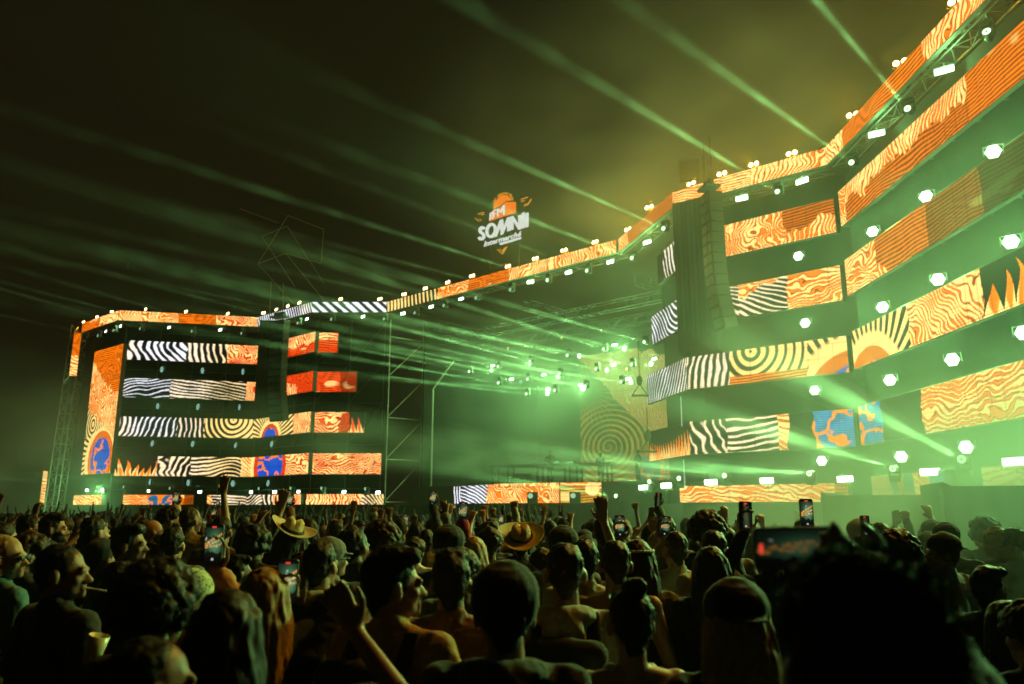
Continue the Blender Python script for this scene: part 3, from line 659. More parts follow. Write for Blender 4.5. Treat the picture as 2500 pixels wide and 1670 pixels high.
for i, (x, y, s_, row) in enumerate(sorted(hex_r, key=lambda t: (t[3], t[0]))):
    a, b = (R0b, R1b) if s_ == 1 else (R2a, R2b)
    p = on_wall(x, y, a, b, .35 if s_ == 1 else .3); k = cnt.get(row, 0); cnt[row] = k + 1
    o = place('hex', tuple(p), '%s blazing hexagonal light of the right wing, between its %s and %s rows' % (ORD[k], RN[row], RN[row + 1]), 'wash light', 'blazing hexagonal lights of the right wing', scale=.5)
    lamp_child(o, P_HEX * (1.0 if s_ == 2 else .8), GREEN)
for k, (y, z, kk) in enumerate([(14.0, 8.3, 0), (12.6, 10.8, 1), (13.0, 7.0, 2)]):  # unseen lights added beyond the wing to brighten the green smoke
    o = place('hex', (11.3, y, z), '%s unseen hexagonal light added past the right wing to light the smoke' % ORD[k], 'wash light', 'blazing hexagonal lights of the right wing', scale=.5)
    if kk < 2: lamp_child(o, P_HEX * 1.0, GREEN)
    else:
        l = lamp('SPOT', 'bulb', (11.15, y - .15, z), P_HEX * 27, GREEN, None, size=.2, angle=math.radians(64), blend=.7, rot=(Vector((4.6, 7.0, 1.2)) - Vector((11.15, y, z))).to_track_quat('-Z', 'Y').to_euler())  # strong spot added to light the low smoke on the right
        l.parent = o; l.matrix_parent_inverse = Matrix.LocRotScale(o.location, o.rotation_euler, o.scale).inverted()
# inside the stage
wi = (back(pL, 5), back(pR, 5))
hx = [(1524, 850.6), (1414, 869), (1292, 890), (1200, 904.6), (1271.4, 932.5), (1361.7, 920.6), (1424.5, 949), (1336.5, 961), (1481.5, 903.7), (1589, 888.5), (1540.5, 933.6)]
for i, (x, y) in enumerate(sorted(hx)):
    p = on_wall(x, y, *wi)
    o = place('hex' if i in (3, 5, 8, 9, 10) or x > 1400 else 'hexdim', tuple(p), '%s hexagonal light from the left under the roof inside the stage' % ORD[i], 'wash light', 'hexagonal lights inside the stage', scale=.42)
    if i % 2 == 0: lamp_child(o, P_HEX * 1.8, GREEN)
sx_ = [(1500.6, 842.6), (1597.5, 876), (1497.6, 890.4), (1534, 924.8), (1417, 940), (1327.6, 915), (1203, 892.7), (1248.5, 926), (1338, 950.5)]
for i, (x, y) in enumerate(sorted(sx_)):
    p = on_wall(x, y, *wi)
    o = place('strobe', tuple(p), '%s white strobe from the left under the roof inside the stage' % ORD[i], 'strobe light', 'strobes inside the stage', scale=.45)
    if i % 2 == 1: lamp_child(o, P_STROBE * 1.0, GREEN)
dots = [(1469, 807.7), (1371, 825.7), (1282.5, 843), (1240, 850.6), (1159, 864.4), (1086, 877), (1166, 912), (1530, 900.7)]
for i, (x, y) in enumerate(sorted(dots)):
    p = on_wall(x, y, back(pL, 8), back(pR, 8))
    r = empty('amber_spot_light', tuple(p), (0, 0, STROT)); g = Geo(); g.tube((0, 0, 0), (0, .25, 0), .1, .12, 12); g.obj('housing', M_HOUSING, r)
    g = Geo(); g.tube((0, -.012, 0), (0, -.002, 0), .09, .09, 12); g.obj('lens', M_AMBDOT, r)
    g = Geo(); g.box((0, .12, .16), (.14, .02, .01)); g.box((-.14, .12, .08), (.01, .02, .09)); g.box((.14, .12, .08), (.01, .02, .09)); g.obj('yoke', M_DARK, r)
    tag(r, '%s tiny amber spotlight from the left in the depth of the stage roof' % ORD[i], 'spotlight', 'amber spotlights in the stage roof')

# --- beams: fixture pixel, wall it hangs on, a pixel the beam passes through
def beam_mat(nm, dens, length):
    m, n, out = newmat(nm); v = n.nodes.new('ShaderNodeVolumePrincipled'); v.inputs['Color'].default_value = (.92, .95, .9, 1)
    tc = n.nodes.new('ShaderNodeTexCoord'); sx = n.nodes.new('ShaderNodeSeparateXYZ'); n.links.new(tc.outputs['Object'], sx.inputs[0])
    mr = n.nodes.new('ShaderNodeMapRange'); mr.interpolation_type = 'SMOOTHERSTEP'; mr.inputs[1].default_value = length; mr.inputs[2].default_value = length * .12; mr.inputs[3].default_value = 0; mr.inputs[4].default_value = 1; n.links.new(sx.outputs[2], mr.inputs[0])
    nz = n.nodes.new('ShaderNodeTexNoise'); nz.inputs['Scale'].default_value = .55; nz.inputs['Detail'].default_value = 1; n.links.new(tc.outputs['Object'], nz.inputs['Vector'])
    m2 = n.nodes.new('ShaderNodeMapRange'); m2.inputs[1].default_value = .38; m2.inputs[2].default_value = .62; m2.inputs[3].default_value = .12; m2.inputs[4].default_value = 1.25; n.links.new(nz.outputs[0], m2.inputs[0])
    a = n.nodes.new('ShaderNodeMath'); a.operation = 'MULTIPLY'; n.links.new(mr.outputs[0], a.inputs[0]); n.links.new(m2.outputs[0], a.inputs[1])
    b = n.nodes.new('ShaderNodeMath'); b.operation = 'MULTIPLY'; n.links.new(a.outputs[0], b.inputs[0]); b.inputs[1].default_value = dens
    n.links.new(b.outputs[0], v.inputs['Density']); n.links.new(v.outputs[0], out.inputs['Volume']); m.cycles.volume_sampling = 'EQUIANGULAR'; return m
BMATS = {}
def get_beam_mat(mat, length):
    k = (mat, int(length))
    if k not in BMATS: BMATS[k] = beam_mat('smoke_in_beam', (.10, .075)[mat], length)
    return BMATS[k]
AZ = np.array([-.69, -.724])
def solve_dir(p, through):
    best = None
    P0 = project(p)
    ta = math.atan2(through[1] - P0[1], through[0] - P0[0])
    for e in np.linspace(-.35, .6, 381):
        d = np.array([AZ[0] * math.cos(e), AZ[1] * math.cos(e), math.sin(e)])
        q = project(p + d * 1.0); a = math.atan2(q[1] - P0[1], q[0] - P0[0])
        er = abs((a - ta + math.pi) % (2 * math.pi) - math.pi)
        if best is None or er < best[0]: best = (er, d)
    return best[1]
NB = [0]
def beam(x, y, where, through, power=1.0, length=30, label='', grp='', dim=False, ang=.0095, flip=False, r0=.10, mat=0, glow=True):
    if where[0] == 'z': p = at_z(x, y, where[1])
    elif where[0] == 'w': p = on_wall(x, y, where[1], where[2], where[3] if len(where) > 3 else .3)
    else: p = at_y(x, y, where[1])
    d = solve_dir(p, through) if through is not None else np.array([AZ[0], AZ[1], .1])
    yaw = math.atan2(d[1], d[0]) + math.pi / 2
    root = place('moverdim' if dim else 'mover', tuple(p), label, 'beam light', grp, rot=(math.pi if flip else 0, 0, yaw + (math.pi if flip else 0)))
    root.scale = (.72,) * 3
    if power <= 0: return root
    el = math.asin(d[2])
    # tilt the head only
    for ch in root.children:
        if ch.name.startswith('head'): ch.rotation_euler = ((el if flip else -el), 0, 0)
    rot = Vector(d).to_track_quat('-Z', 'Y').to_euler()
    ap = r0 / ang                                  # virtual source behind the lens
    l = bpy.data.lights.new('beam_source', 'SPOT'); l.energy = P_BEAM * power; l.color = GREEN; l.shadow_soft_size = .05
    l.spot_size = 2 * math.atan(ang) * 1.35; l.spot_blend = .6
    o = bpy.data.objects.new('beam_source', l); COL.objects.link(o); o.parent = root
    M = root.matrix_basis.copy()
    W = Matrix.Translation(Vector(p + d * .06)) @ Vector(d).to_track_quat('-Z', 'Y').to_matrix().to_4x4()
    root.scale = (.72,) * 3
    o.matrix_basis = (Matrix.LocRotScale(root.location, root.rotation_euler, root.scale)).inverted() @ W
    length *= 1.45; g = Geo(); n = 20; q = p + d * .12
    g.tube((0, 0, 0), (0, 0, length), r0, r0 + ang * length, n)
    me = g.mesh('light_beam', True)
    b = link('light_beam', me, None, get_beam_mat(mat, length), loc=tuple(q), rot=Vector(d).to_track_quat('Z', 'Y').to_euler()); tag(b, 'smoke lit by the ' + label, 'light beam', 'green light beams', 'stuff')
    return root
gF = 'beam lights under the fascia'
FB = [(2409, 78, 'z', 13.2, (2374, 0), 2.0, 14), (2216, 265.6, 'z', 13.2, (2165, 205), 2.0, 13), (2079, 397, 'z', 13.2, (1902, 272), 2.6, 13), (1898, 468, 'z', 13.2, (1678, 335), 3.0, 15),
      (1620, 558, 'z', 13.2, (1500, 505), 3.0, 13), (1543, 630, 'z', 13.2, (1449, 595), 2.6, 14), (1433, 661, 'z', 13.2, (1300, 610), 1.1, 16), (1336.5, 684, 'z', 13.2, (1050, 594), 2.6, 23),
      (1245.7, 707, 'z', 13.2, (1000, 645), .8, 18), (1162, 727.5, 'z', 13.2, (900, 662), .6, 18), (1083.6, 746, 'z', 13.2, (850, 695), .8, 22), (1012.6, 764, 'z', 13.2, None, 0, 0), (937.5, 779, 'z', 13.2, (760, 742), .6, 22),
      (809, 779.6, 'z', 13.2, (640, 745), .7, 26), (727, 789, 'z', 13.2, (560, 745), .7, 26), (589.8, 814, 'z', 13.2, (400, 760), .6, 26), (468.5, 809, 'z', 13.2, (300, 765), .5, 26), (342.3, 802.6, 'z', 13.2, (200, 762), .5, 26),
      (277, 807, 'z', 13.2, None, 0, 0), (239, 819.5, 'z', 13.2, (100, 790), .4, 20)]
FB.sort(key=lambda t: t[0])
for i, (x, y, wk, wz, th, pw, ln) in enumerate(FB):
    beam(x, y, (wk, wz), th, pw, ln, '%s round beam light from the left hanging under the fascia' % ordinal(i), gF, dim=x < 1300, mat=1, ang=.0125 if x > 1500 else .0085)
IB = [(1473.5, 852.5, (1382, 824), 1.6), (1573, 835, (1465, 805), 1.4), (1385, 867.5, (1299, 848), 2.2), (1294, 882, (1161, 848), 2.2), (1637, 876, (1520, 851), 1.4), (1542, 890, (1437, 870), 2.0), (1516, 932.5, (1382, 913), 2.4),
      (1455, 901, (1299, 868.6), 1.6), (1429, 943, (1299, 921), 1.6), (1365.5, 913, (1216, 882), 1.4), (1354, 953, (1244, 946), 1.0), (1285, 962, (1127.5, 943), 1.2), (1288, 925.6, (1174.6, 902), 1.6), (1217, 935, (1102.6, 915.6), 1.4),
      (1216, 895, (1090, 872), 1.0), (1145.5, 907, (1060, 890), .8)]
IB.sort()
for i, (x, y, th, pw) in enumerate(IB):
    beam(x, y, ('w', back(pL, 4), back(pR, 4), 0), th, pw * 3.2, 15 + 5 * (i % 3), '%s round beam light from the left under the roof inside the stage' % ORD[i], 'beam lights inside the stage', r0=.07, mat=0)
LB = [(2348, 1121.5, 17.9, (2164, 1025), 2.2, 14, .02), (2180, 1144, 22.2, (1926, 1067), 2.2, 17, .02), (1976, 1156, 25.6, (1700, 1140), 1.8, 20, .02), (1769, 1161, 28.2, (1500, 1123), 1.8, 24, .016), (1658, 1168, 30.0, (1500, 1150), 1.2, 22, .016),
      (1586, 1176, 33.0, (1400, 1160), 1.2, 24, .016), (1504, 1211, 36.5, (1360, 1189), 2.0, 12, .018)]
LB.sort()
for i, (x, y, d, th, pw, ln, an) in enumerate(LB):
    beam(x, y, ('y', d), th, pw, ln, '%s low beam light from the left at the foot of the right wing' % ORD[i], 'low beam lights of the right wing', flip=True, ang=an, mat=0, r0=.16)
LL = [(152 + 85, 1189), (302, 1189), (415, 1192), (545, 1192), (632, 1193), (710, 1192), (785, 1192), (892, 1193.5)]
for i, (x, y) in enumerate(LL):
    p = on_wall(x, y, *lw(x))
    if i in (3, 1): beam(x, y, ('w', *lw(x), .0), (x - 200, y - 14), .5, 40, '%s low beam light from the left at the foot of the left wing' % ORD[i], 'low beam lights of the left wing', dim=True, flip=True, mat=1)
    else: beam(x, y, ('w', *lw(x), .0), (x - 200, y - 14), 0, 40, '%s low beam light from the left at the foot of the left wing' % ORD[i], 'low beam lights of the left wing', dim=True, flip=True)

# ------------------------------------------------------------------ black towers and line arrays
def drape_box(name, cx, cy, hx_, hy_, z0, z1, rz, label, mat=M_BLACK, cat='tower'):
    root = empty(name, (cx, cy, z0), (0, 0, rz)); tag(root, label, cat)
    g = Geo(); n = 40; V = []; F_ = []
    per = []
    for k in range(n): per.append((-hx_ + 2 * hx_ * k / n, -hy_, 0, -1))
    for k in range(n): per.append((hx_, -hy_ + 2 * hy_ * k / n, 1, 0))
    for k in range(n): per.append((hx_ - 2 * hx_ * k / n, hy_, 0, 1))
    for k in range(n): per.append((-hx_, hy_ - 2 * hy_ * k / n, -1, 0))
    m = len(per)
    for z in (0, z1 - z0):
        for k, (x, y, nx, ny) in enumerate(per):
            wv = .012 * math.sin(k * 1.3) + .012 * math.sin(k * .47); V.append((x + nx * wv, y + ny * wv, z))
    F_ = [(k, (k + 1) % m, m + (k + 1) % m, m + k) for k in range(m)]
    g.add(V, F_); g.obj('drape', mat, root, smooth=True)
    g = Geo(); g.box((0, 0, z1 - z0 - .03), (hx_ * .98, hy_ * .98, .03)); g.obj('top_frame', M_DARK, root)
    return root
# left tower
pt = at_y(645, 900, 50.1); drape_box('draped_tower', pt[0], 50.3, .48, .48, 7.85, 14.0, .2, 'tall black draped tower standing between the screens of the left wing')
pt = at_y(1703, 700, 30.2); drape_box('draped_tower', pt[0] + .05, 29.95, .78, .6, 7.85, 14.05, -.62, 'tall black draped tower standing between the screens of the right wing')
def line_array(loc, rz, n, w_, label, cab=.9, bend=.035):
    root = empty('line_array_speaker', loc, (0, 0, rz)); tag(root, label, 'loudspeaker', 'hanging line array speakers')
    z = 0.; y = 0.; tilt = 0.; hgt = .42 * cab
    g = Geo(); g.box((0, .2, .22), (w_ * .52, .3, .05)); g.tube((-.25, .2, .25), (-.25, .2, 2.2), .015); g.tube((.25, .2, .25), (.25, .2, 2.2), .015); g.box((0, .2, .42), (w_ * .35, .09, .1)); g.obj('rigging_frame', M_DARK, root)
    for k in range(n):
        tilt = bend * max(0, k - n * .45) * 1.1
        c, s_ = math.cos(tilt), math.sin(tilt); R = np.array([[1, 0, 0], [0, c, -s_], [0, s_, c]])
        cz = z - hgt / 2 * c; cy = y + hgt / 2 * s_
        g = Geo(); g.box((0, cy + .28, cz), (w_ / 2, .28, hgt / 2 - .012), R)
        for sx in (-1, 1): g.box((sx * (w_ / 2 + .015), cy + .1, cz), (.012, .07, hgt / 2 - .04), R)
        a = g.obj('cabinet', M_SPK, root)
        g = Geo()
        for sx in (-1, 1):
            g.box((sx * w_ * .27, cy - .004, cz), (w_ * .19, .01, hgt * .34), R)
        g.box((0, cy - .01, cz), (w_ * .05, .014, hgt * .4), R)
        g.obj('grille', M_GRILLE, a)
        z -= hgt * c; y += hgt * s_
    return root
pa = at_y(677, 777, 46.9)
line_array((pa[0], 46.9, pa[2] - .1), STROT + .25, 14, 1.05, 'long dark line array speaker hanging on the left wing beside the black tower', 1.06)
pb = at_y(1752, 478, 27.6)
line_array((pb[0] - .5, 27.6, pb[2] + .1), -1.35, 13, .7, 'dark line array speaker hanging edge-on beside the right black tower', .96)

# outer left lattice tower and small rigging
g = Geo(); truss(g, (-31.0, 54.0, 0), (-30.6, 54.0, 14.6), .8, .04, ux=np.array([1., 0, 0])); o = g.obj('lattice_tower', M_ALU); tag(o, 'tall aluminium lattice tower at the outer left end of the stage', 'truss tower')
def pz(x, y, d=48.5): return at_y(x, y, d)
g = Geo()
for a, b in [((630, 644), (698, 618)), ((585, 509), (681, 545)), ((639, 577), (701, 552)), ((630, 644), (720, 745)), ((630, 644), (703, 526)), ((698, 618), (784, 643)), ((703, 526), (790, 560)), ((662, 685), (658, 780)), ((692, 690), (690, 780)), ((701, 552), (790, 690)), ((698, 618), (800, 745)), ((790, 560), (784, 643)), ((639, 577), (720, 700))]:
    g.tube(pz(*a), pz(*b), .024, n=5)
tag(g.obj('crane_rigging', surf('dull_steel', (.16, .14, .10), .6, .4)), 'faint steel rigging frame of crossed poles rising above the left speaker tower', 'rigging')
for i, (cx, cy) in enumerate([(325, 640), (480, 655)]):
    g = Geo(); q = [(cx - 16, cy + 12), (cx - 4, cy - 8), (cx + 8, cy + 8), (cx - 16, cy + 12), (cx + 3, cy + 20), (cx + 22, cy + 14), (cx + 8, cy - 6)]
    for a, b in zip(q, q[1:]): g.tube(pz(*a, 56), pz(*b, 56), .02, n=5)
    g.tube(pz(cx, cy + 10, 56), (pz(cx, cy, 56)[0], 56.5, 0), .025, n=6)
    tag(g.obj('rigging_mast', M_DARK), ['left', 'right'][i] + ' of two faint masts behind the left wing roof', 'mast', 'faint masts behind the left wing')
# floodlight box on mast above right tower
p = at_z(1683, 415, 16.0)
r = empty('floodlight', tuple(p), (0, 0, STROT + .5)); tag(r, 'dark square floodlight on a mast above the right black tower', 'floodlight')
g = Geo(); g.box((0, .15, 0), (.42, .12, .42)); g.obj('housing', M_BLACK, r)
g = Geo(); g.tube((.35, .1, -2.2), (.35, .1, .5), .05); g.box((.0, .1, .47), (.4, .03, .03)); g.obj('mast', M_BLACK, r)
g = Geo(); truss(g, (.75, .2, -.6), (.75, .2, .6), .35, .02); g.obj('cage', M_DARK, r)
# chain hoists
for i, (x, y0, y1, d) in enumerate([(1561, 830, 920, 31.9), (1581, 992, 1055, 31.2)]):
    a = at_y(x, y0, d); b = at_y(x, y1, d)
    r = empty('chain_hoist', tuple(b)); tag(r, ['chain hoist above the third right wing screen row', 'chain hoist above the fourth right wing screen row'][i], 'chain hoist', 'chain hoists')
    g = Geo(); nlk = int((a[2] - b[2]) / .07)
    for k in range(nlk):
        z = k * .07; g.tube((-.02 if k % 2 else 0, -.02 if k % 2 == 0 else 0, z), (-.02 if k % 2 else 0, -.02 if k % 2 == 0 else 0, z + .07), .010, n=5); g.tube((.02 if k % 2 else 0, .02 if k % 2 == 0 else 0, z), (.02 if k % 2 else 0, .02 if k % 2 == 0 else 0, z + .07), .010, n=5)
    g.obj('chain', M_DARK, r)
    g = Geo(); g.ell((0, 0, -.15), (.13, .11, .22)); g.tube((-.0, 0, -.3), (-.3, 0, -.75), .02); g.tube((0, 0, -.3), (.3, 0, -.75), .02); g.box((0, 0, -.78), (.34, .04, .04)); g.obj('motor', M_DARK, r, smooth=False)
# festoon strings on the right
for i, (x, y0, y1) in enumerate([(1662, 970, 1040), (1669, 1125, 1190)]):
    a = on_wall(x, y0, R0b, R1b, .3); b = on_wall(x + 3, y1, R0b, R1b, .3); g = Geo()
    for k in range(18):
        c = a + (b - a) * k / 17; g.ell(c - a, .022, nu=6, nv=4)
    o = g.obj('pixel_string', emit('string_pixels', (.8, 1, .8), .8), loc=tuple(a)); tag(o, ['upper', 'lower'][i] + ' vertical string of tiny white lights hanging at the inner edge of the right wing', 'string light', 'strings of tiny lights')

# ------------------------------------------------------------------ sign above the portal
SA, SB = np.array(F[4]), np.array(F[5])
sd_ = (SB - SA) / np.linalg.norm(SB - SA); sn = np.array([-sd_[1], sd_[0]]);
if sn @ (-(SA)) < 0: sn = -sn
def L2(zx, zy):
    """pixel of the sign traced onto its own flat plane -> (metres along, height)"""
    p = on_wall(1130 + zx * 200 / 1568, 440 + zy * 200 / 1568, SA, SB, 0)
    return float((p[:2] - SA) @ sd_), float(p[2])
c0 = L2(780, 800)
sign = empty('festival_sign', (SA[0] + sd_[0] * c0[0], SA[1] + sd_[1] * c0[0], c0[1]))
tag(sign, 'festival logo sign in white and orange letters standing high above the portal', 'sign')
def plate(polys, th, off):
    """flat cut-out plates (lists of metre coordinates) of real thickness in the sign plane"""
    bm = bmesh.new()
    for poly in polys:
        vs = [bm.verts.new((sd_[0] * (u - c0[0]) + sn[0] * off, sd_[1] * (u - c0[0]) + sn[1] * off, v - c0[1])) for u, v in poly]
        try: f = bm.faces.new(vs)
        except ValueError: continue
    fs = bm.faces[:]
    r = bmesh.ops.extrude_face_region(bm, geom=fs)
    vv = [e for e in r['geom'] if isinstance(e, bmesh.types.BMVert)]
    bmesh.ops.translate(bm, verts=vv, vec=(sn[0] * th, sn[1] * th, 0))
    bmesh.ops.recalc_face_normals(bm, faces=bm.faces[:])
    return bm
def sign_part(name, polys, mat, off=0.0, th=.06):
    bm = plate([[L2(*q) for q in pl] for pl in polys], th, off); me = bpy.data.meshes.new(name); bm.to_mesh(me); bm.free(); return link(name, me, sign, mat)
def stroke(pts, w, closed=False):
    """quads along a polyline drawn in traced pixels"""
    out = []; P = [np.array(p, float) for p in pts]
    if closed: P.append(P[0])
    L_, R_ = [], []
    for i in range(len(P)):
        a = P[max(0, i - 1)]; b = P[min(len(P) - 1, i + 1)]
        if closed and i in (0, len(P) - 1): a, b = P[-2], P[1]
        t = b - a; t /= np.linalg.norm(t); n = np.array([-t[1], t[0]]) * w / 2; L_.append(P[i] + n); R_.append(P[i] - n)
    for i in range(len(P) - 1): out.append([L_[i], L_[i + 1], R_[i + 1], R_[i]])
    return out
sk = -.27
def arc(cx, cy, rx, ry, a0, a1, n=14):
    return [(cx + rx * math.cos(math.radians(a0 + (a1 - a0) * k / n)), cy - ry * math.sin(math.radians(a0 + (a1 - a0) * k / n)) + sk * rx * math.cos(math.radians(a0 + (a1 - a0) * k / n))) for k in range(n + 1)]
s_pts = [(418, 935), (400, 912), (372, 908), (340, 935), (334, 975), (352, 1005), (385, 1022), (408, 1055), (405, 1098), (375, 1128), (335, 1128), (318, 1092)]
o_pts = arc(548, 965, 82, 118, 0, 360, 22)[:-1]
sign_part('letters_s_and_o', stroke(s_pts, 56) + stroke(o_pts, 50, True), M_WHITE)
sign_part('letter_m', [[(655, 1075), (600, 1090), (720, 765), (775, 752)], [(720, 765), (776, 752), (784, 890), (735, 1050)], [(728, 1048), (772, 1036), (912, 705), (858, 722)], [(858, 980), (912, 966), (916, 703), (862, 722)]], M_WHITE)
sign_part('letter_n', [[(920, 958), (972, 944), (972, 690), (920, 704)], [(922, 704), (972, 688), (1126, 935), (1072, 950)], [(1072, 948), (1128, 934), (1124, 664), (1070, 682)]], M_WHITE)
sign_part('letters_double_i', [[(1138, 926), (1190, 908), (1190, 616), (1138, 634)], [(1206, 908), (1262, 890), (1262, 622), (1206, 640)]], M_WHITE)
sign_part('orange_block', [[(512, 785), (1018, 622), (1018, 420), (835, 422), (738, 520), (590, 590), (528, 632)]], M_ORANGE)
sign_part('orange_dome', [[(597, 550), (700, 500), (735, 475), (835, 395), (930, 390), (915, 345), (885, 312), (840, 290), (790, 288), (740, 305), (690, 345), (640, 410), (608, 480)]], M_ORANGE)
sign_part('letters_rfm', stroke([(538, 765), (548, 640), (585, 625), (588, 670), (550, 700), (592, 745)], 20) + stroke([(606, 732), (612, 590), (665, 568)], 22) + stroke([(612, 660), (655, 644)], 18) + stroke([(688, 705), (690, 560)], 24) + stroke([(692, 560), (742, 620)], 26) + stroke([(742, 630), (808, 480)], 26) + stroke([(806, 672), (808, 480)], 32), M_WHITE, .07, .04)
sign_part('underline', [[(705, 1210), (1120, 1090), (1122, 1125), (728, 1242)]], M_WHITE)
sign_part('accent_strokes', [q for s_ in ([(300, 652), (415, 615)], [(360, 668), (415, 652)], [(240, 725), (318, 792)], [(328, 745), (360, 775)], [(1120, 372), (1250, 325)], [(1120, 412), (1185, 392)], [(1235, 488), (1320, 360)], [(1182, 502), (1222, 448)],
                                [(668, 1325), (760, 1418), (852, 1272)], [(715, 1318), (762, 1366), (812, 1290)]) for q in stroke(s_, 9)], M_OCHRE)
def text_part(name, txt, x0, y0, x1, y1, hgt, mat, shear=.25, curved=None, ext=.03, bold=.0):
    """lettering laid along the line (x0,y0)-(x1,y1) of traced pixels, hgt in traced pixels"""
    cu = bpy.data.curves.new(name, 'FONT'); cu.body = txt; cu.size = 1; cu.extrude = .02; cu.offset = bold; cu.shear = shear; cu.resolution_u = 3
    to = bpy.data.objects.new('tmp_text', cu); COL.objects.link(to); dg = bpy.context.evaluated_depsgraph_get(); me = bpy.data.meshes.new_from_object(to.evaluated_get(dg)); bpy.data.objects.remove(to)
    xs = [v.co.x for v in me.vertices]; xm, xM = min(xs), max(xs)
    for v in me.vertices:
        t = (v.co.x - xm) / (xM - xm); h = v.co.y / .72 * hgt; z = v.co.z
        if curved:
            cx, cy, R = curved; a = math.radians(x0 + (x1 - x0) * t); px, py = cx + (R + h) * math.cos(a), cy - (R + h) * math.sin(a) + sk * (R + h) * math.cos(a)
        else: px, py = x0 + (x1 - x0) * t, y0 + (y1 - y0) * t - h
        u, zz = L2(px, py); v.co = Vector((sd_[0] * (u - c0[0]) + sn[0] * (z + .03), sd_[1] * (u - c0[0]) + sn[1] * (z + .03), zz - c0[1]))
    me.update(); return link(name, me, sign, mat)
text_part('sponsor_lettering', 'Intermarché', 412, 1275, 1125, 1068, 98, M_WHITE, bold=.012)
text_part('edition_lettering', '10ª EDIÇÃO', 172, 48, 0, 0, 34, M_OCHRE, 0, curved=(775, 440, 165), bold=.01)
g = Geo()
bu = [L2(330, 1300), L2(1200, 1180)]
for u in (c0[0] - 1.15, c0[0] + 1.0):
    g.tube((sd_[0] * (u - c0[0]) - sn[0] * .15, sd_[1] * (u - c0[0]) - sn[1] * .15, 14.7 - c0[1]), (sd_[0] * (u - c0[0]) - sn[0] * .15, sd_[1] * (u - c0[0]) - sn[1] * .15, 1.9), .025)
for z in (-2.4, -.6, 1.2): g.tube((-sd_[0] * 1.3 - sn[0] * .12, -sd_[1] * 1.3 - sn[1] * .12, z), (sd_[0] * 1.3 - sn[0] * .12, sd_[1] * 1.3 - sn[1] * .12, z), .02)
g.obj('support_frame', M_BLACK, sign)

# ------------------------------------------------------------------ DJ booth
dj0 = at_z(1205, 1176, 3.35); d0 = on_wall(1205, 1140, (-.5, 44.5), (8.5, 40.0)); d1 = on_wall(1497, 1140, (-.5, 44.5), (8.5, 40.0))
tb = empty('dj_table', (d0[0], d0[1], 3.2)); tag(tb, 'long dark DJ table on thin legs standing on the stage deck', 'table')
dd = np.array([d1[0] - d0[0], d1[1] - d0[1]]); TL = np.linalg.norm(dd); dd /= TL; tn = np.array([dd[1], -dd[0]])
RT = np.array([[dd[0], -tn[0], 0], [dd[1], -tn[1], 0], [0, 0, 1]])
def tp(u, v, z): return (dd[0] * u - tn[0] * v, dd[1] * u - tn[1] * v, z)
zt = d0[2] - 3.2
g = Geo(); g.box(tp(TL / 2, 0, zt), (TL / 2, .42, .07), RT); g.obj('table_top', M_DARK, tb)
for u in (.15, 1.1, 2.9, TL - 2.6, TL - 1.9, TL - .2):
    for v in (-.35, .35):
        g = Geo(); g.box(tp(u, v, zt / 2 - .03), (.05, .05, zt / 2 - .04), RT); g.obj('leg', M_DARK, tb)
g = Geo(); g.tube(tp(.15, -.35, .1), tp(1.1, -.35, zt - .1), .012); g.tube(tp(1.1, -.35, .1), tp(.15, -.35, zt - .1), .012); g.obj('cross_brace', M_DARK, tb)
eq = [('flight_case', 1.75, .55, .0, .62, 'black flight case standing under the left half of the DJ table', 'case'), ('mixer', 3.0, .5, zt + .07, .2, 'low sloped mixing console left of the DJ', 'mixer'), ('media_player', 3.9, .22, zt + .07, .12, 'small flat player beside the DJ', 'player'),
      ('media_player', 4.75, .22, zt + .07, .12, 'small flat player right of the DJ', 'player')]
for nm, u, hw, z, hh, lb, ct in eq:
    c = tp(u, 0, z); g = Geo()
    V = np.array([(-hw, -.3, 0), (hw, -.3, 0), (hw, .3, 0), (-hw, .3, 0), (-hw * .8, -.1, hh), (hw * .8, -.1, hh), (hw * .86, .28, hh), (-hw * .86, .28, hh)]) @ RT.T
    g.add(V, [(3, 2, 1, 0), (4, 5, 6, 7), (0, 1, 5, 4), (1, 2, 6, 5), (2, 3, 7, 6), (3, 0, 4, 7)])
    r_ = empty(nm, (d0[0] + c[0], d0[1] + c[1], 3.2 + c[2] + .002)); tag(r_, lb, ct); g.obj('case_body', M_DARK, r_)
    g = Geo()
    for k in range(3):
        q = np.array([(-.5 + .5 * k) * hw, .1, hh + .012]) @ RT.T; g.tube(q, q + np.array([0, 0, .02]), .04, n=10)
    g.obj('dials', M_HOUSING, r_)
# two stage monitors in front of the deck screens
for i, (x, y, d) in enumerate([(1300, 1215, 36.6), (1404, 1215, 36.0)]):
    p = at_y(x, y, d); r = empty('stage_monitor', (p[0], p[1], 2.12)); tag(r, ['left', 'right'][i] + ' of two small dark lamps on the stage lip before the deck screen', 'lamp', 'small lamps on the stage lip')
    g = Geo(); g.box((0, .1, .28), (.24, .2, .27)); g.obj('housing', M_HOUSING, r)
    g = Geo(); g.tube((-.1, -.12, .38), (-.1, -.09, .38), .12, n=16); g.obj('lens', M_LENSDIM, r)

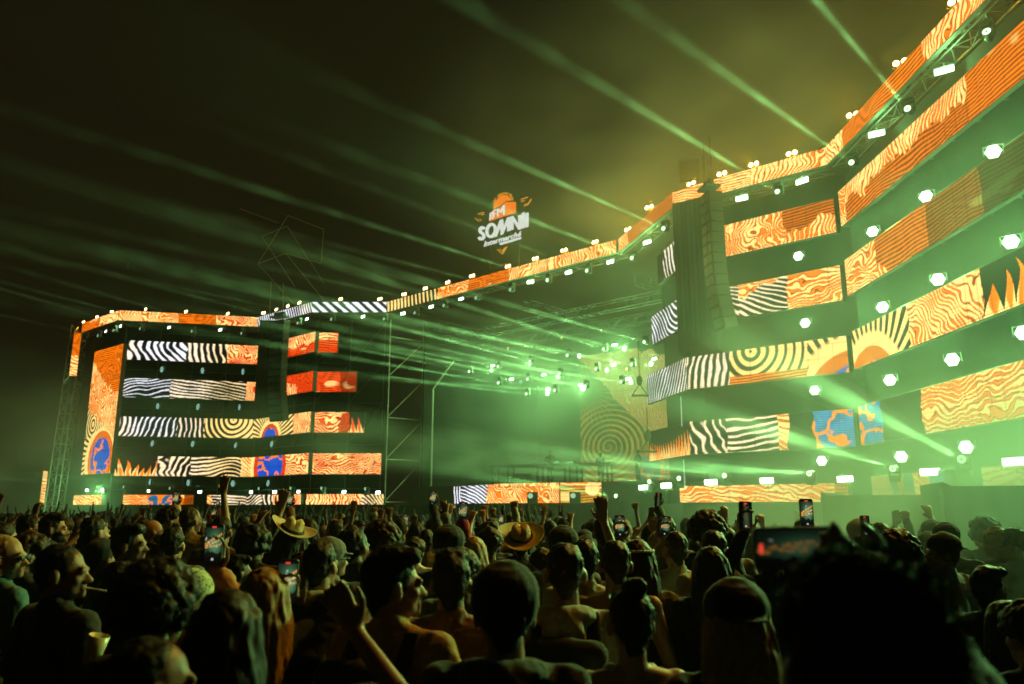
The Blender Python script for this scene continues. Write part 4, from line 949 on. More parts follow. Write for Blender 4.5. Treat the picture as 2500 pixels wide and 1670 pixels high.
# hoardings on the right
def hoard(a, b, zt_, label):
    a = np.array(a); b = np.array(b); d = b - a; L = np.linalg.norm(d); d /= L; n = np.array([d[1], -d[0]])
    root = empty('draped_hoarding', (a[0], a[1], 0)); tag(root, label, 'hoarding', 'draped hoardings')
    V = []; m = 60
    prof = lambda t: zt_ + .05 * math.exp(-(t * L / .06) ** 2)
    for k in range(m + 1):
        t = k / m; wv = .008 * math.sin(t * 45) + .006 * math.sin(t * 23)
        for z in (0, prof(t)): V.append((d[0] * t * L + n[0] * wv, d[1] * t * L + n[1] * wv, z))
    V2 = [(x - n[0] * 1.6, y - n[1] * 1.6, z) for x, y, z in V]; q = len(V)
    F_ = [(2 * k, 2 * k + 2, 2 * k + 3, 2 * k + 1) for k in range(m)] + [(q + 2 * k, q + 2 * k + 1, q + 2 * k + 3, q + 2 * k + 2) for k in range(m)] + [(2 * k + 1, 2 * k + 3, q + 2 * k + 3, q + 2 * k + 1) for k in range(m)] + [(0, 1, q + 1, q), (2 * m, q + 2 * m, q + 2 * m + 1, 2 * m + 1)]
    g = Geo(); g.add(V + V2, F_); g.obj('drape', M_DRAPE, root, smooth=False)
    for k in (0, L):
        g = Geo(); g.tube((d[0] * k - n[0] * .08, d[1] * k - n[1] * .08, 0), (d[0] * k - n[0] * .08, d[1] * k - n[1] * .08, zt_ - .02), .03); g.obj('pole', M_STEEL, root)
ha = at_y(2004, 1210, 12.0); hb = at_y(2330, 1204, 11.0)
hoard(ha[:2], hb[:2], ha[2], 'grey draped hoarding with a peaked left corner in front of the right wing')
ha = at_y(2301, 1187, 9.6); hb = at_y(2760, 1184, 9.0)
hoard(ha[:2], hb[:2], ha[2], 'nearer and taller grey draped hoarding at the right edge')

# ------------------------------------------------------------------ smoke banks (real density, lit by the lamps)
def smoke(name, c, r, dens, nscale, lo, hi, label, rz=0., soft=1.6, step=1.0):
    m, n, out = newmat(name); v = n.nodes.new('ShaderNodeVolumePrincipled'); v.inputs['Color'].default_value = (.92, .95, .9, 1)
    tc = n.nodes.new('ShaderNodeTexCoord'); ln = n.nodes.new('ShaderNodeVectorMath'); ln.operation = 'LENGTH'; n.links.new(tc.outputs['Object'], ln.inputs[0])
    mr = n.nodes.new('ShaderNodeMapRange'); mr.interpolation_type = 'SMOOTHSTEP'; mr.inputs[1].default_value = .25; mr.inputs[2].default_value = 1.0; mr.inputs[3].default_value = 1.; mr.inputs[4].default_value = 0.
    n.links.new(ln.outputs['Value'], mr.inputs[0])
    mp = n.nodes.new('ShaderNodeMapping'); mp.inputs['Scale'].default_value = (r[0] * nscale, r[1] * nscale, r[2] * nscale * 1.6); n.links.new(tc.outputs['Object'], mp.inputs[0])
    nz = n.nodes.new('ShaderNodeTexNoise'); nz.inputs['Scale'].default_value = 1.; nz.inputs['Detail'].default_value = 1.5; n.links.new(mp.outputs[0], nz.inputs['Vector'])
    m2 = n.nodes.new('ShaderNodeMapRange'); m2.inputs[1].default_value = lo; m2.inputs[2].default_value = hi; m2.inputs[3].default_value = .12; m2.inputs[4].default_value = 1.; n.links.new(nz.outputs[0], m2.inputs[0])
    a = n.nodes.new('ShaderNodeMath'); a.operation = 'MULTIPLY'; n.links.new(mr.outputs[0], a.inputs[0]); n.links.new(m2.outputs[0], a.inputs[1])
    b = n.nodes.new('ShaderNodeMath'); b.operation = 'MULTIPLY'; n.links.new(a.outputs[0], b.inputs[0]); b.inputs[1].default_value = dens
    n.links.new(b.outputs[0], v.inputs['Density']); n.links.new(v.outputs[0], out.inputs['Volume']); m.cycles.volume_sampling = 'EQUIANGULAR'
    g = Geo(); g.ell((0, 0, 0), 1.0, nu=28, nv=18); o = g.obj(name, m, loc=c, rot=(0, 0, rz)); o.scale = r; tag(o, label, 'smoke', None, 'stuff'); return o
smoke('smoke', (9, 24, 6), (16, 20, 13), .024, .16, .40, .66, 'green lit smoke bank drifting in front of the right wing')
smoke('smoke', (8.4, 8.4, 1.4), (7.0, 5.4, 2.9), .75, .3, .15, .6, 'thick green lit smoke drifting past the people at the right edge')
smoke('smoke', (-30, 47, 4), (12, 9, 9), .055, .16, .38, .66, 'green smoke drifting past the left end of the stage')
smoke('smoke', (3.5, 50, 8), (13, 11, 9.5), .065, .16, .35, .7, 'green smoke filling the stage portal', -.7)
smoke('smoke', (8, 33, 18), (15, 13, 8), .030, .20, .44, .62, 'amber lit smoke rising above the fascia', -.7)

# ------------------------------------------------------------------ people
def N3(p, f, s=0):
    x, y, z = (p[:, 0] * f, p[:, 1] * f, p[:, 2] * f); zi = np.floor(z).astype(np.int64); fz = z - zi; fz = fz * fz * (3 - 2 * fz)
    return N2v(x, y, zi, s) * (1 - fz) + N2v(x, y, zi + 1, s) * fz
def N2v(x, y, zi, s):
    xi = np.floor(x).astype(np.int64); yi = np.floor(y).astype(np.int64); fx = x - xi; fy = y - yi
    fx = fx * fx * (3 - 2 * fx); fy = fy * fy * (3 - 2 * fy); q = zi * 57 + s
    return ((_h(xi, yi, q) * (1 - fx) + _h(xi + 1, yi, q) * fx) * (1 - fy) + (_h(xi, yi + 1, q) * (1 - fx) + _h(xi + 1, yi + 1, q) * fx) * fy) * 2 - 1
SKIN = [surf('skin_light', (.30, .165, .10), .5, .4, noise=.1, nscale=20), surf('skin_tan', (.19, .095, .055), .5, .4, noise=.1, nscale=20), surf('skin_brown', (.12, .06, .035), .5, .4, noise=.1, nscale=20)]
M_LIP = surf('lips', (.25, .08, .06), .5, .4); M_EYE = surf('eyes_and_brows', (.015, .01, .008), .5, .4)
HAIR = dict(black=surf('black_hair', (.008, .006, .005), .6, .25, noise=.3, nscale=60), brown=surf('brown_hair', (.03, .015, .008), .6, .25, noise=.3, nscale=60),
            blond=surf('blond_hair', (.28, .17, .07), .6, .3, noise=.3, nscale=60), grey=surf('grey_hair', (.2, .19, .17), .6, .3, noise=.3, nscale=60))
CLOTH = {k: surf('cloth_' + k, c, .85, .15, noise=.15, nscale=6, bump=.5, bscale=14, sheen=.1) for k, c in dict(
    black=(.018, .018, .018), charcoal=(.05, .05, .052), grey=(.13, .13, .13), white=(.5, .5, .47), beige=(.28, .27, .22), tan=(.20, .11, .07), mustard=(.34, .19, .05),
    orange=(.40, .14, .03), red=(.30, .02, .02), teal=(.05, .13, .14), olive=(.07, .08, .04), navy=(.012, .016, .04), denim=(.04, .06, .10)).items()}
M_STRAW = surf('straw', (.42, .30, .14), .8, .2, noise=.2, nscale=40, bump=.6, bscale=90)
M_GOLD = surf('gold_ring', (.7, .5, .2), .3, .6, metal=1)

def organic(g, voxel, sm_it=2, name='body', noise=None, decimate=None):
    me = g.mesh(name); o = bpy.data.objects.new('tmp_remesh', me); COL.objects.link(o)
    m = o.modifiers.new('r', 'REMESH'); m.mode = 'VOXEL'; m.voxel_size = voxel; m.use_smooth_shade = True
    if sm_it: q = o.modifiers.new('s', 'SMOOTH'); q.factor = .5; q.iterations = sm_it
    dg = bpy.context.evaluated_depsgraph_get(); r = bpy.data.meshes.new_from_object(o.evaluated_get(dg)); r.name = name
    bpy.data.objects.remove(o); bpy.data.meshes.remove(me)
    if noise:
        n = len(r.vertices); co = np.empty(n * 3, np.float32); r.vertices.foreach_get('co', co); co = co.reshape(-1, 3).astype(float)
        no = np.empty(n * 3, np.float32); r.vertices.foreach_get('normal', no); no = no.reshape(-1, 3)
        d = np.zeros(n)
        for amp, f, sc in noise: d += amp * N3(co * np.array(sc), f, int(f * 7))
        co = co + no * d[:, None]; r.vertices.foreach_set('co', co.astype(np.float32).ravel()); r.update()
    return r
HZ = 1.515
def Rz(a): return np.array([[math.cos(a), -math.sin(a), 0], [math.sin(a), math.cos(a), 0], [0, 0, 1]])
def Rx(a): return np.array([[1, 0, 0], [0, math.cos(a), -math.sin(a)], [0, math.sin(a), math.cos(a)]])
def head_M(yaw, pitch, roll=0):
    M = np.eye(4); Ry = np.array([[math.cos(roll), 0, math.sin(roll)], [0, 1, 0], [-math.sin(roll), 0, math.cos(roll)]])
    M[:3, :3] = Rz(math.radians(yaw)) @ Rx(math.radians(pitch)) @ Ry; M[:3, 3] = (0, -.012, HZ); return M
def head_geo(fem=False):
    g = Geo()
    g.ell((0, -.014, .142), (.074, .096, .090)); g.ell((0, .030, .098), (.058, .062, .088)); g.ell((0, .036, .05), (.047 if fem else .052, .052, .045))
    g.ell((0, .084, .030), (.02, .016, .018)); g.cap((0, .090, .118), (0, .113, .086), .008, .0125); g.ell((-.012, .100, .083), (.009, .01, .008)); g.ell((.012, .100, .083), (.009, .01, .008))
    g.cap((-.034, .083, .132), (.034, .083, .132), .0125, .0125); g.ell((-.038, .066, .092), (.02, .018, .02)); g.ell((.038, .066, .092), (.02, .018, .02))
    g.cap((-.017, .091, .0595), (.017, .091, .0595), .0075, .0075); g.cap((-.014, .089, .0495), (.014, .089, .0495), .0085, .0085)
    for s in (-1, 1):
        g.ell((s * .079, -.008, .103), (.011, .021, .033)); g.ell((s * .074, -.0, .09), (.01, .014, .02)); g.ell((s * .03, .078, .115), (.0135, .012, .010))
    return g
def hand_geo(g, W, d, n, side, curl=.15, spread=.12, r=.0088, thumb=1.0):
    W = np.array(W, float); d = np.array(d, float); d /= np.linalg.norm(d); n = np.array(n, float); n -= d * (n @ d); n /= np.linalg.norm(n); l = np.cross(d, n)
    for k in (-1.3, -.45, .45, 1.3): g.cap(W + l * k * .010, W + d * .085 + l * k * .021, .0165, .0125)
    ln = [.062, .078, .084, .074]
    for i in range(4):
        a = (i - 1.5) * spread; b0 = W + d * .088 + l * (i - 1.5) * .0205; L = ln[i] if side > 0 else ln[i]
        dd_ = d * math.cos(a) + l * math.sin(a); c1 = curl * 1.0; c2 = curl * 2.1; c3 = curl * 3.1
        p1 = b0 + (dd_ * math.cos(c1) + n * math.sin(c1)) * L * .46; p2 = p1 + (dd_ * math.cos(c2) + n * math.sin(c2)) * L * .32; p3 = p2 + (dd_ * math.cos(c3) + n * math.sin(c3)) * L * .24
        g.cap(b0, p1, r * 1.08, r); g.cap(p1, p2, r, r * .93); g.cap(p2, p3, r * .93, r * .82)
    b0 = W + d * .022 + l * .026; p1 = b0 + (d * .62 + l * .70 + n * .25) * .042 * thumb; p2 = p1 + (d * .85 + l * .3 + n * .35) * .032 * thumb; p3 = p2 + (d * .95 + n * .3) * .022
    g.cap(b0, p1, .0145, .0115); g.cap(p1, p2, .0112, .0098); g.cap(p2, p3, .0098, .0085)
def mir(p): return np.array([-p[0], p[1], p[2]], float)
ARMS = dict(
    down=((.262, -.02, 1.15), (.275, .05, .90), (0, .15, -1), (-1, .1, 0), .25), front=((.25, .08, 1.18), (.12, .30, 1.20), (-.7, .5, .3), (0, -.3, 1), .4),
    up=((.27, .10, 1.62), (.22, .12, 1.87), (-.05, .1, 1), (0, 1, .1), .10), wide=((.37, .06, 1.57), (.44, .10, 1.81), (.1, .05, 1), (0, 1, 0), .05),
    fist=((.28, .12, 1.60), (.24, .17, 1.84), (0, .1, 1), (0, 1, 0), .95), phone=((.25, .26, 1.44), (.11, .40, 1.63), (-.05, .1, 1), (0, -1, .1), .38),
    high=((.22, .10, 1.68), (.15, .14, 1.93), (0, .15, 1), (0, -1, .2), .38), lean=((.32, .20, 1.55), (.18, .36, 1.76), (-.3, .4, .9), (0, -.4, .6), .3), point=((.24, .22, 1.58), (.2, .38, 1.78), (-.1, .5, .85), (0, -.2, -1), .2))
def ik(side, target, hint=(1, -.3, -.8), dfin=None, n=None, curl=.35):
    S0 = np.array([side * .185, -.01, 1.43]); T = np.array(target, float); a, b = .285, .255; v = T - S0; L = np.linalg.norm(v)
    if L > (a + b) * .995: v = v / L * (a + b) * .995; L = (a + b) * .995; T = S0 + v
    u = v / L; x = (a * a - b * b + L * L) / (2 * L); h = math.sqrt(max(0, a * a - x * x)); k = np.array([hint[0] * side, hint[1], hint[2]], float); k -= u * (k @ u); k /= np.linalg.norm(k)
    E = S0 + u * x + k * h; f = T - E
    return (E, T, dfin if dfin is not None else f, n if n is not None else (0, -1, .1), curl)
def person(c, voxel=.012):
    """c: dict(hair, haircol, skin, shirt, sleeve, R, L, yaw, pitch, fem, extras) -> root empty with its children"""
    fem = c.get('fem', False); M = head_M(c.get('yaw', 0), c.get('pitch', 0), c.get('roll', 0)); w = .92 if fem else 1.0
    root = empty('person'); kids = []
    arms = []
    for side, key in ((1, 'R'), (-1, 'L')):
        a = c.get(key, 'down')
        if isinstance(a, str):
            E, W, d, n, cu = ARMS[a]; E, W, d, n = [np.array(t, float) if side > 0 else mir(t) for t in (E, W, d, n)]
        else: E, W, d, n, cu = a
        arms.append((side, np.array([side * .175 * w, -.01, 1.425]), np.array(E, float), np.array(W, float), np.array(d, float), np.array(n, float), cu))
    # ---- body: one continuous skin surface
    g = Geo(); g.merge(head_geo(fem).xf(M)); hb = (M @ np.array([0, -.018, .05, 1]))[:3]
    g.cap((0, -.022, 1.43), hb, .060 * w, .053 * w)
    def torso(g, e=0.0, arm='none'):
        g.cap((-.125 * w, -.012, 1.395), (.125 * w, -.012, 1.395), .075 + e, .075 + e); g.ell((0, .002, 1.27), (.168 * w + e, .112 + e, .19 + e)); g.ell((0, .006, 1.08), (.148 * w + e, .105 + e, .19)); g.ell((0, -.004, .95), (.165 + e, .115 + e, .13 + e))
        for s in (-1, 1): g.cap((s * .02, -.025, 1.465), (s * .15 * w, -.015, 1.425), .040 + e, .048 + e)
        if fem:
            for s in (-1, 1): g.ell((s * .07, .085, 1.27), (.06 + e * .5, .05 + e * .5, .06 + e * .5))
    torso(g)
    hr = c.get('finger', .0088 if voxel < .01 else .0112)
    for side, S0, E, W, d, n, cu in arms:
        g.ell(S0, .058 * w); g.cap(S0, E, .052 * w, .040 * w); g.cap(E, W, .040 * w, .026 * w); g.cap(W - d / np.linalg.norm(d) * .01, W + d / np.linalg.norm(d) * .02, .024 * w, .022 * w)
        if c.get('nohand') != side: hand_geo(g, W, d, n * (1 if side > 0 else 1), side, cu, c.get('spread', .13), hr)
    for s in (-1, 1):
        g.cap((s * .09, 0, .90), (s * .105, .015, .50), .088, .058); g.cap((s * .105, .015, .50), (s * .11, -.015, .09), .056, .038); g.cap((s * .11, -.03, .045), (s * .125, .13, .035), .04, .032)
    me = organic(g, voxel, 2)
    sk = SKIN[c.get('skin', 0)]; b = link('body', me, root, [sk, M_LIP, M_EYE]); kids.append(b)
    co = np.empty(len(me.polygons) * 3, np.float32); me.polygons.foreach_get('center', co); co = co.reshape(-1, 3)
    A = np.linalg.inv(M); hl = co @ A[:3, :3].T + A[:3, 3]; mi = np.zeros(len(hl), np.int32)
    ax = np.abs(hl[:, 0]); f = hl[:, 1] > .07
    mi[f & (ax < .026) & (hl[:, 2] > .044) & (hl[:, 2] < .064) & (hl[:, 1] > .086)] = 1
    mi[f & (ax > .012) & (ax < .05) & (hl[:, 2] > .134) & (hl[:, 2] < .143)] = 2; mi[f & (ax > .018) & (ax < .042) & (hl[:, 2] > .110) & (hl[:, 2] < .119)] = 2
    if c.get('beard'): mi[(hl[:, 1] > .0) & (hl[:, 2] < .085 - .45 * (hl[:, 1] - .06)) & (hl[:, 2] > -.02) & (hl[:, 1] > .005) & (mi == 0) & (ax < .085)] = 2
    if c.get('stache'): mi[f & (ax < .03) & (hl[:, 2] > .063) & (hl[:, 2] < .075)] = 2
    if c.get('fade'): mi[(hl[:, 2] > .10) & (hl[:, 1] < .03 + .25 * (hl[:, 2] - .1)) & (ax < .078) & (mi == 0)] = 2
    me.polygons.foreach_set('material_index', mi)
    # ---- shirt
    sl = c.get('sleeve', 'short'); col = c.get('shirt', 'black')
    if col:
        g = Geo(); e = .016
        if sl == 'tank':
            g.ell((0, .002, 1.26), (.162 * w + e, .108 + e, .17)); g.ell((0, .006, 1.08), (.148 * w + e, .105 + e, .19)); g.ell((0, -.004, .95), (.165 + e, .115 + e, .13))
            for s in (-1, 1): g.cap((s * .075, -.02, 1.47), (s * .09, -.07, 1.34), .022, .035); g.cap((s * .075, .0, 1.47), (s * .09, .07, 1.34), .022, .035)
        else:
            torso(g, e)
            for side, S0, E, W, d, n, cu in arms:
                g.ell(S0, .058 * w + e)
                if sl == 'short': g.cap(S0, S0 + (E - S0) * .72, .056 * w + e, .050 * w + e)
                else: g.cap(S0, E, .054 * w + e, .044 * w + e); g.cap(E, W - (W - E) * .02, .044 * w + e, .030 * w + e * .8)
        if c.get('hood'):
            for k in range(9):
                a = math.pi * (k / 8); g.ell((.095 * math.cos(a), -.035 - .085 * math.sin(a), 1.475 + .012 * math.sin(a)), (.04, .04, .034))
            g.ell((0, -.135, 1.42), (.085, .05, .085))
        elif sl != 'tank': g.cap((0, -.028, 1.45), (0, -.026, 1.488), .078 * w, .068 * w)
        me = organic(g, max(voxel, .0095), 1, 'shirt', [(.010, 8, (1, 1, .45)), (.009, 15, (1, 1, 1.7)), (.004, 36, (1, 1, 1))]); kids.append(link('shirt', me, root, CLOTH[col]))
    g = Geo(); e = .014; g.ell((0, -.002, .93), (.168 + e, .118 + e, .12))
    for s in (-1, 1): g.cap((s * .09, 0, .90), (s * .105, .015, .50), .09 + e, .06 + e); g.cap((s * .105, .015, .50), (s * .11, -.012, .10), .058 + e, .05 + e)
    me = organic(g, .02, 1, 'trousers', [(.008, 8, (1, 1, 1.5))]); kids.append(link('trousers', me, root, CLOTH[c.get('legs', 'charcoal')]))
    # ---- hair
    st = c.get('hair', 'short'); hm = HAIR[c.get('haircol', 'black')]; g = Geo(); rr = np.random.default_rng(c.get('seed', 3)); am = c.get('lump', .005)
    if st in ('short', 'long', 'bun', 'quiff', 'slick', 'crop'):
        t = {'crop': -.005, 'slick': -.004}.get(st, 0); g.ell((0, -.024, .156), (.080 + t, .095 + t, .088 + t)); g.ell((0, -.050, .118), (.072 + t, .062 + t, .072 + t)); g.cap((0, -.062, .10), (0, -.05, .045), .045 + t, .034 + t)
        if st == 'quiff': g.cap((-.04, .045, .215), (.045, .052, .218), .034, .032); g.ell((0, .0, .222), (.07, .07, .034))
    if st == 'curly':
        for k in range(110):
            a = rr.uniform(0, 2 * math.pi); ph = rr.uniform(-.2, 1.5); p = np.array([math.cos(a) * math.cos(ph) * .084, math.sin(a) * math.cos(ph) * .1 - .022, .15 + math.sin(ph) * .088])
            if p[1] > .062 and p[2] < .2: continue
            g.ell(p, rr.uniform(.02, .034), nu=8, nv=6)
        g.ell((0, -.024, .156), (.082, .098, .09)); am = .006
    if st == 'afro':
        for k in range(170):
            a = rr.uniform(0, 2 * math.pi); ph = rr.uniform(-.6, 1.5); p = np.array([math.cos(a) * math.cos(ph) * .115, math.sin(a) * math.cos(ph) * .125 - .03, .15 + math.sin(ph) * .115])
            if p[1] > .06 and p[2] < .2: continue
            g.ell(p, rr.uniform(.022, .036), nu=8, nv=6)
        g.ell((0, -.03, .16), (.11, .12, .11))
    if st == 'long':
        for k in range(26):
            u = (k / 25 - .5) * 2; a = u * 1.75; x = math.sin(a) * .083; y = -.03 - math.cos(a) * .075; L = rr.uniform(.30, .40) * c.get('hairlen', 1.)
            p0 = np.array([x * .8, y * .8, .17]); p1 = np.array([x * 1.08, y * 1.1, .05]); p2 = np.array([x * 1.2 + rr.uniform(-.015, .015), y - .035 + rr.uniform(-.01, .01), .05 - L * .5]); p3 = p2 + np.array([rr.uniform(-.02, .02), rr.uniform(-.015, .02), -L * .5])
            g.cap(p0, p1, .024, .024); g.cap(p1, p2, .024, .021); g.cap(p2, p3, .021, .009)
        am = .006
    if st == 'bun': g.ell((0, -.06, .245), (.042, .04, .038)); g.ell((.02, -.075, .25), .03)
    if st != 'bald':
        g.xf(M); me = organic(g, max(.008, voxel * .8), 1, 'hair', [(am, 45, (1, 1, .35 if st == 'long' else 1)), (am * .8, 90, (1, 1, .3 if st == 'long' else 1))])
        nf = c.get('fuzz', 0)
        if nf:
            n = len(me.vertices); co = np.empty(n * 3, np.float32); me.vertices.foreach_get('co', co); co = co.reshape(-1, 3); no = np.empty(n * 3, np.float32); me.vertices.foreach_get('normal', no); no = no.reshape(-1, 3)
            idx = rr.integers(0, n, nf); bmh = bmesh.new(); bmh.from_mesh(me); fl = c.get('fuzzlen', .014)
            for i in idx:
                p = Vector(co[i].tolist()); q = Vector(no[i].tolist()); t = Vector(rr.normal(size=3).tolist()); s_ = q.cross(t).normalized() * .0007; L = fl * rr.uniform(.5, 1.8)
                if st == 'long': tip = p + q * .006 + Vector((t.x * .006, t.y * .006, -L * 2.2))
                else: tip = p + (q + t * .45).normalized() * L
                bmh.faces.new([bmh.verts.new(p - s_), bmh.verts.new(p + s_), bmh.verts.new(tip)])
            bmh.to_mesh(me); bmh.free()
        kids.append(link('hair', me, root, hm))
    hat = c.get('hat')
    if hat in ('cap', 'backcap', 'beanie'):
        g = Geo(); g.ell((0, -.018, .172), (.098, .116, .084)); g.cap((0, -.02, .145), (0, -.02, .165), .097, .097)
        sgn = 1 if hat == 'cap' else -1
        if hat != 'beanie':
            for k in range(9):
                u = (k / 8 - .5) * 2; g.cap((u * .062, sgn * .06 - .01, .158), (u * .055, sgn * (.155 - .035 * u * u) - .01, .148), .008, .006)
        g.xf(M); kids.append(link('cap', organic(g, .008, 1, 'cap', [(.002, 20, (1, 1, 1))]), root, CLOTH[c.get('hatcol', 'black')]))
    if hat == 'straw':
        g = Geo(); n = 48; prof = [(.0, .285), (.055, .283), (.078, .262), (.092, .185), (.098, .178), (.15, .176), (.198, .186), (.205, .190), (.205, .184), (.15, .168), (.09, .170), (.0, .17)]
        V = []; 
        for r_, z in prof:
            for k in range(n):
                a = 2 * math.pi * k / n; up = .045 * (abs(math.cos(a)) ** 2) * max(0, (r_ - .1) / .1); dent = -.028 * math.exp(-((math.cos(a) * r_) / .025) ** 2) if z > .25 else 0
                V.append((r_ * math.cos(a) * .95, r_ * math.sin(a) * 1.12 - .01, z + up + dent))
        Fq = [(j * n + k, j * n + (k + 1) % n, (j + 1) * n + (k + 1) % n, (j + 1) * n + k) for j in range(len(prof) - 1) for k in range(n)]
        g.add(V, Fq); g.xf(M); kids.append(link('hat', g.mesh('hat', True), root, M_STRAW))
        g = Geo()
        for k in range(n):
            a = 2 * math.pi * k / n; b_ = 2 * math.pi * (k + 1) / n; g.tube((.0955 * math.cos(a) * .97, .0955 * math.sin(a) * 1.14 - .01, .192), (.0955 * math.cos(b_) * .97, .0955 * math.sin(b_) * 1.14 - .01, .192), .012, n=5)
        g.xf(M); kids.append(link('hat_band', g.mesh('hat_band', True), kids[-1], CLOTH['black']))
    ex = c.get('extras', [])
    if 'earring' in ex:
        g = Geo()
        for k in range(24):
            a = 2 * math.pi * k / 24; b_ = 2 * math.pi * (k + 1) / 24; g.tube((.086, -.004 + .032 * math.sin(a), .042 + .032 * math.cos(a)), (.086, -.004 + .032 * math.sin(b_), .042 + .032 * math.cos(b_)), .0022, n=5)
        g.xf(M); kids.append(link('earring', g.mesh('earring', True), root, M_GOLD))
    if 'glasses' in ex or 'headglasses' in ex:
        dz = 0 if 'glasses' in ex else .085; dy = 0 if 'glasses' in ex else -.035; g = Geo()
        for s in (-1, 1):
            g.ell((s * .034, .104 + dy, .118 + dz), (.026, .006, .018)); g.tube((s * .06, .098 + dy, .125 + dz), (s * .083, .0 + dy, .118 + dz), .003, n=5)
        g.tube((-.02, .108 + dy, .122 + dz), (.02, .108 + dy, .122 + dz), .003, n=5); g.xf(M); kids.append(link('sunglasses', g.mesh('sunglasses', True), root, M_HOUSING))
    if 'strap' in ex:
        for s in (-1, 1):
            g = Geo(); pts = [(s * .115, .13, 1.18), (s * .11, .118, 1.33), (s * .10, .05, 1.475), (s * .10, -.05, 1.485), (s * .11, -.135, 1.36)]
            for i in range(4): g.box((np.array(pts[i]) + pts[i + 1]) / 2, (.03, .010, np.linalg.norm(np.array(pts[i]) - pts[i + 1]) / 2 + .008), Rx(math.atan2(-(pts[i + 1][1] - pts[i][1]), (pts[i + 1][2] - pts[i][2]))))
            kids.append(link('backpack_strap', organic(g, .01, 2, 'strap'), root, CLOTH['black']))
        g = Geo(); g.ell((0, -.20, 1.22), (.15, .09, .21)); g.ell((0, -.26, 1.13), (.11, .06, .11)); g.cap((-.1, -.2, 1.36), (.1, -.2, 1.36), .06, .06); kids.append(link('backpack', organic(g, .014, 1, 'backpack', [(.006, 10, (1, 1, 1))]), root, CLOTH['black']))
    if 'headscarf' in ex:
        g = Geo(); g.ell((0, -.02, .16), (.088, .104, .092)); g.ell((0, -.06, .10), (.078, .07, .085)); g.cap((0, -.08, .06), (0, -.10, -.06), .055, .03); g.xf(M); kids.append(link('headscarf', organic(g, .009, 1, 'headscarf', [(.003, 30, (1, 1, 1))]), root, M_SCARF))
    if 'band' in ex:
        g = Geo()
        for k in range(30):
            a = 2 * math.pi * k / 30; b_ = 2 * math.pi * (k + 1) / 30; g.tube((.087 * math.cos(a), .102 * math.sin(a) - .018, .185), (.087 * math.cos(b_), .102 * math.sin(b_) - .018, .185), .008, n=6)
        g.xf(M); kids.append(link('headband', g.mesh('headband', True), root, CLOTH['white']))
    freeze(root, kids); root['_c'] = 0; del root['_c']
    return root
def scarf_mat():
    m, n, out = newmat('patterned_scarf'); b = n.nodes.new('ShaderNodeBsdfPrincipled'); n.links.new(b.outputs[0], out.inputs[0]); b.inputs['Roughness'].default_value = .85
    tc = n.nodes.new('ShaderNodeTexCoord'); v = n.nodes.new('ShaderNodeTexVoronoi'); v.inputs['Scale'].default_value = 70; r = n.nodes.new('ShaderNodeValToRGB'); r.color_ramp.elements[0].position = .3; r.color_ramp.elements[1].position = .42
    r.color_ramp.elements[0].color = (.03, .06, .03, 1); r.color_ramp.elements[1].color = (.38, .42, .24, 1); n.links.new(tc.outputs['Object'], v.inputs['Vector']); n.links.new(v.outputs[0], r.inputs[0]); n.links.new(r.outputs[0], b.inputs['Base Color']); return m
M_SCARF = scarf_mat()
# phones
M_PHS = bpy.data.materials.new('phone_picture'); M_PHS.use_nodes = True; _n = M_PHS.node_tree; _n.nodes.clear(); _o = _n.nodes.new('ShaderNodeOutputMaterial'); _e = _n.nodes.new('ShaderNodeEmission'); _a = _n.nodes.new('ShaderNodeVertexColor'); _a.layer_name = 'art'
_n.links.new(_a.outputs[0], _e.inputs[0]); _n.links.new(_e.outputs[0], _o.inputs[0]); M_PHS.cycles.emission_sampling = 'NONE'
def phone_picture(kind, w_=.069, h_=.152):
    nx, nz = 22, 48; u, v = np.meshgrid(np.linspace(0, 1, nx), np.linspace(0, 1, nz)); sd = kind * 13; V = v if kind != 2 else u
    U = u if kind != 2 else 1 - v
    c = np.ones(u.shape + (3,)) * np.array([.015, .03, .015]); gl = np.exp(-((U - .6) ** 2 / .12 + (V - .5) ** 2 / .08)); c += gl[..., None] * np.array([.12, .34, .16])
    for k, (b0, sl, wd) in enumerate([(.62, .28, .035), (.52, .2, .022), (.43, .1, .02)]):
        m = np.abs(V - (b0 + sl * (U - .5))) < wd; m &= (np.sin(U * 40 + k * 2) > -.55); c[m] = [1.0, .45, .08]
    c[(_h((U * 30).astype(int), (V * 30).astype(int), sd) > .975) & (V > .4) & (V < .8)] = [1, 1, .9]
    c[V < .27 + .05 * N2(U * 9, U * 0, sd)] = [.008, .008, .006]
    if kind != 2: c[v < .13] = [.004, .004, .004]; c[v > .93] = [.004, .004, .004]
    P = np.stack([(u - .5) * w_, np.full_like(u, -.0056), (v - .5) * h_], -1).reshape(-1, 3); idx = np.arange(nx * nz).reshape(nz, nx)
    Fc = np.stack([idx[:-1, :-1], idx[:-1, 1:], idx[1:, 1:], idx[1:, :-1]], -1).reshape(-1, 4)
    me = bpy.data.meshes.new('screen'); me.from_pydata(P.tolist(), [], Fc.tolist()); at = me.color_attributes.new('art', 'FLOAT_COLOR', 'POINT')
    at.data.foreach_set('color', np.concatenate([c.reshape(-1, 3) * (.7, .85, .16)[kind], np.ones((nx * nz, 1))], 1).astype(np.float32).ravel()); me.update(); return me
M_REC = emit('record_mark', (.8, .05, .03), 1.0); M_UI = emit('camera_buttons', (.7, .7, .65), .6)
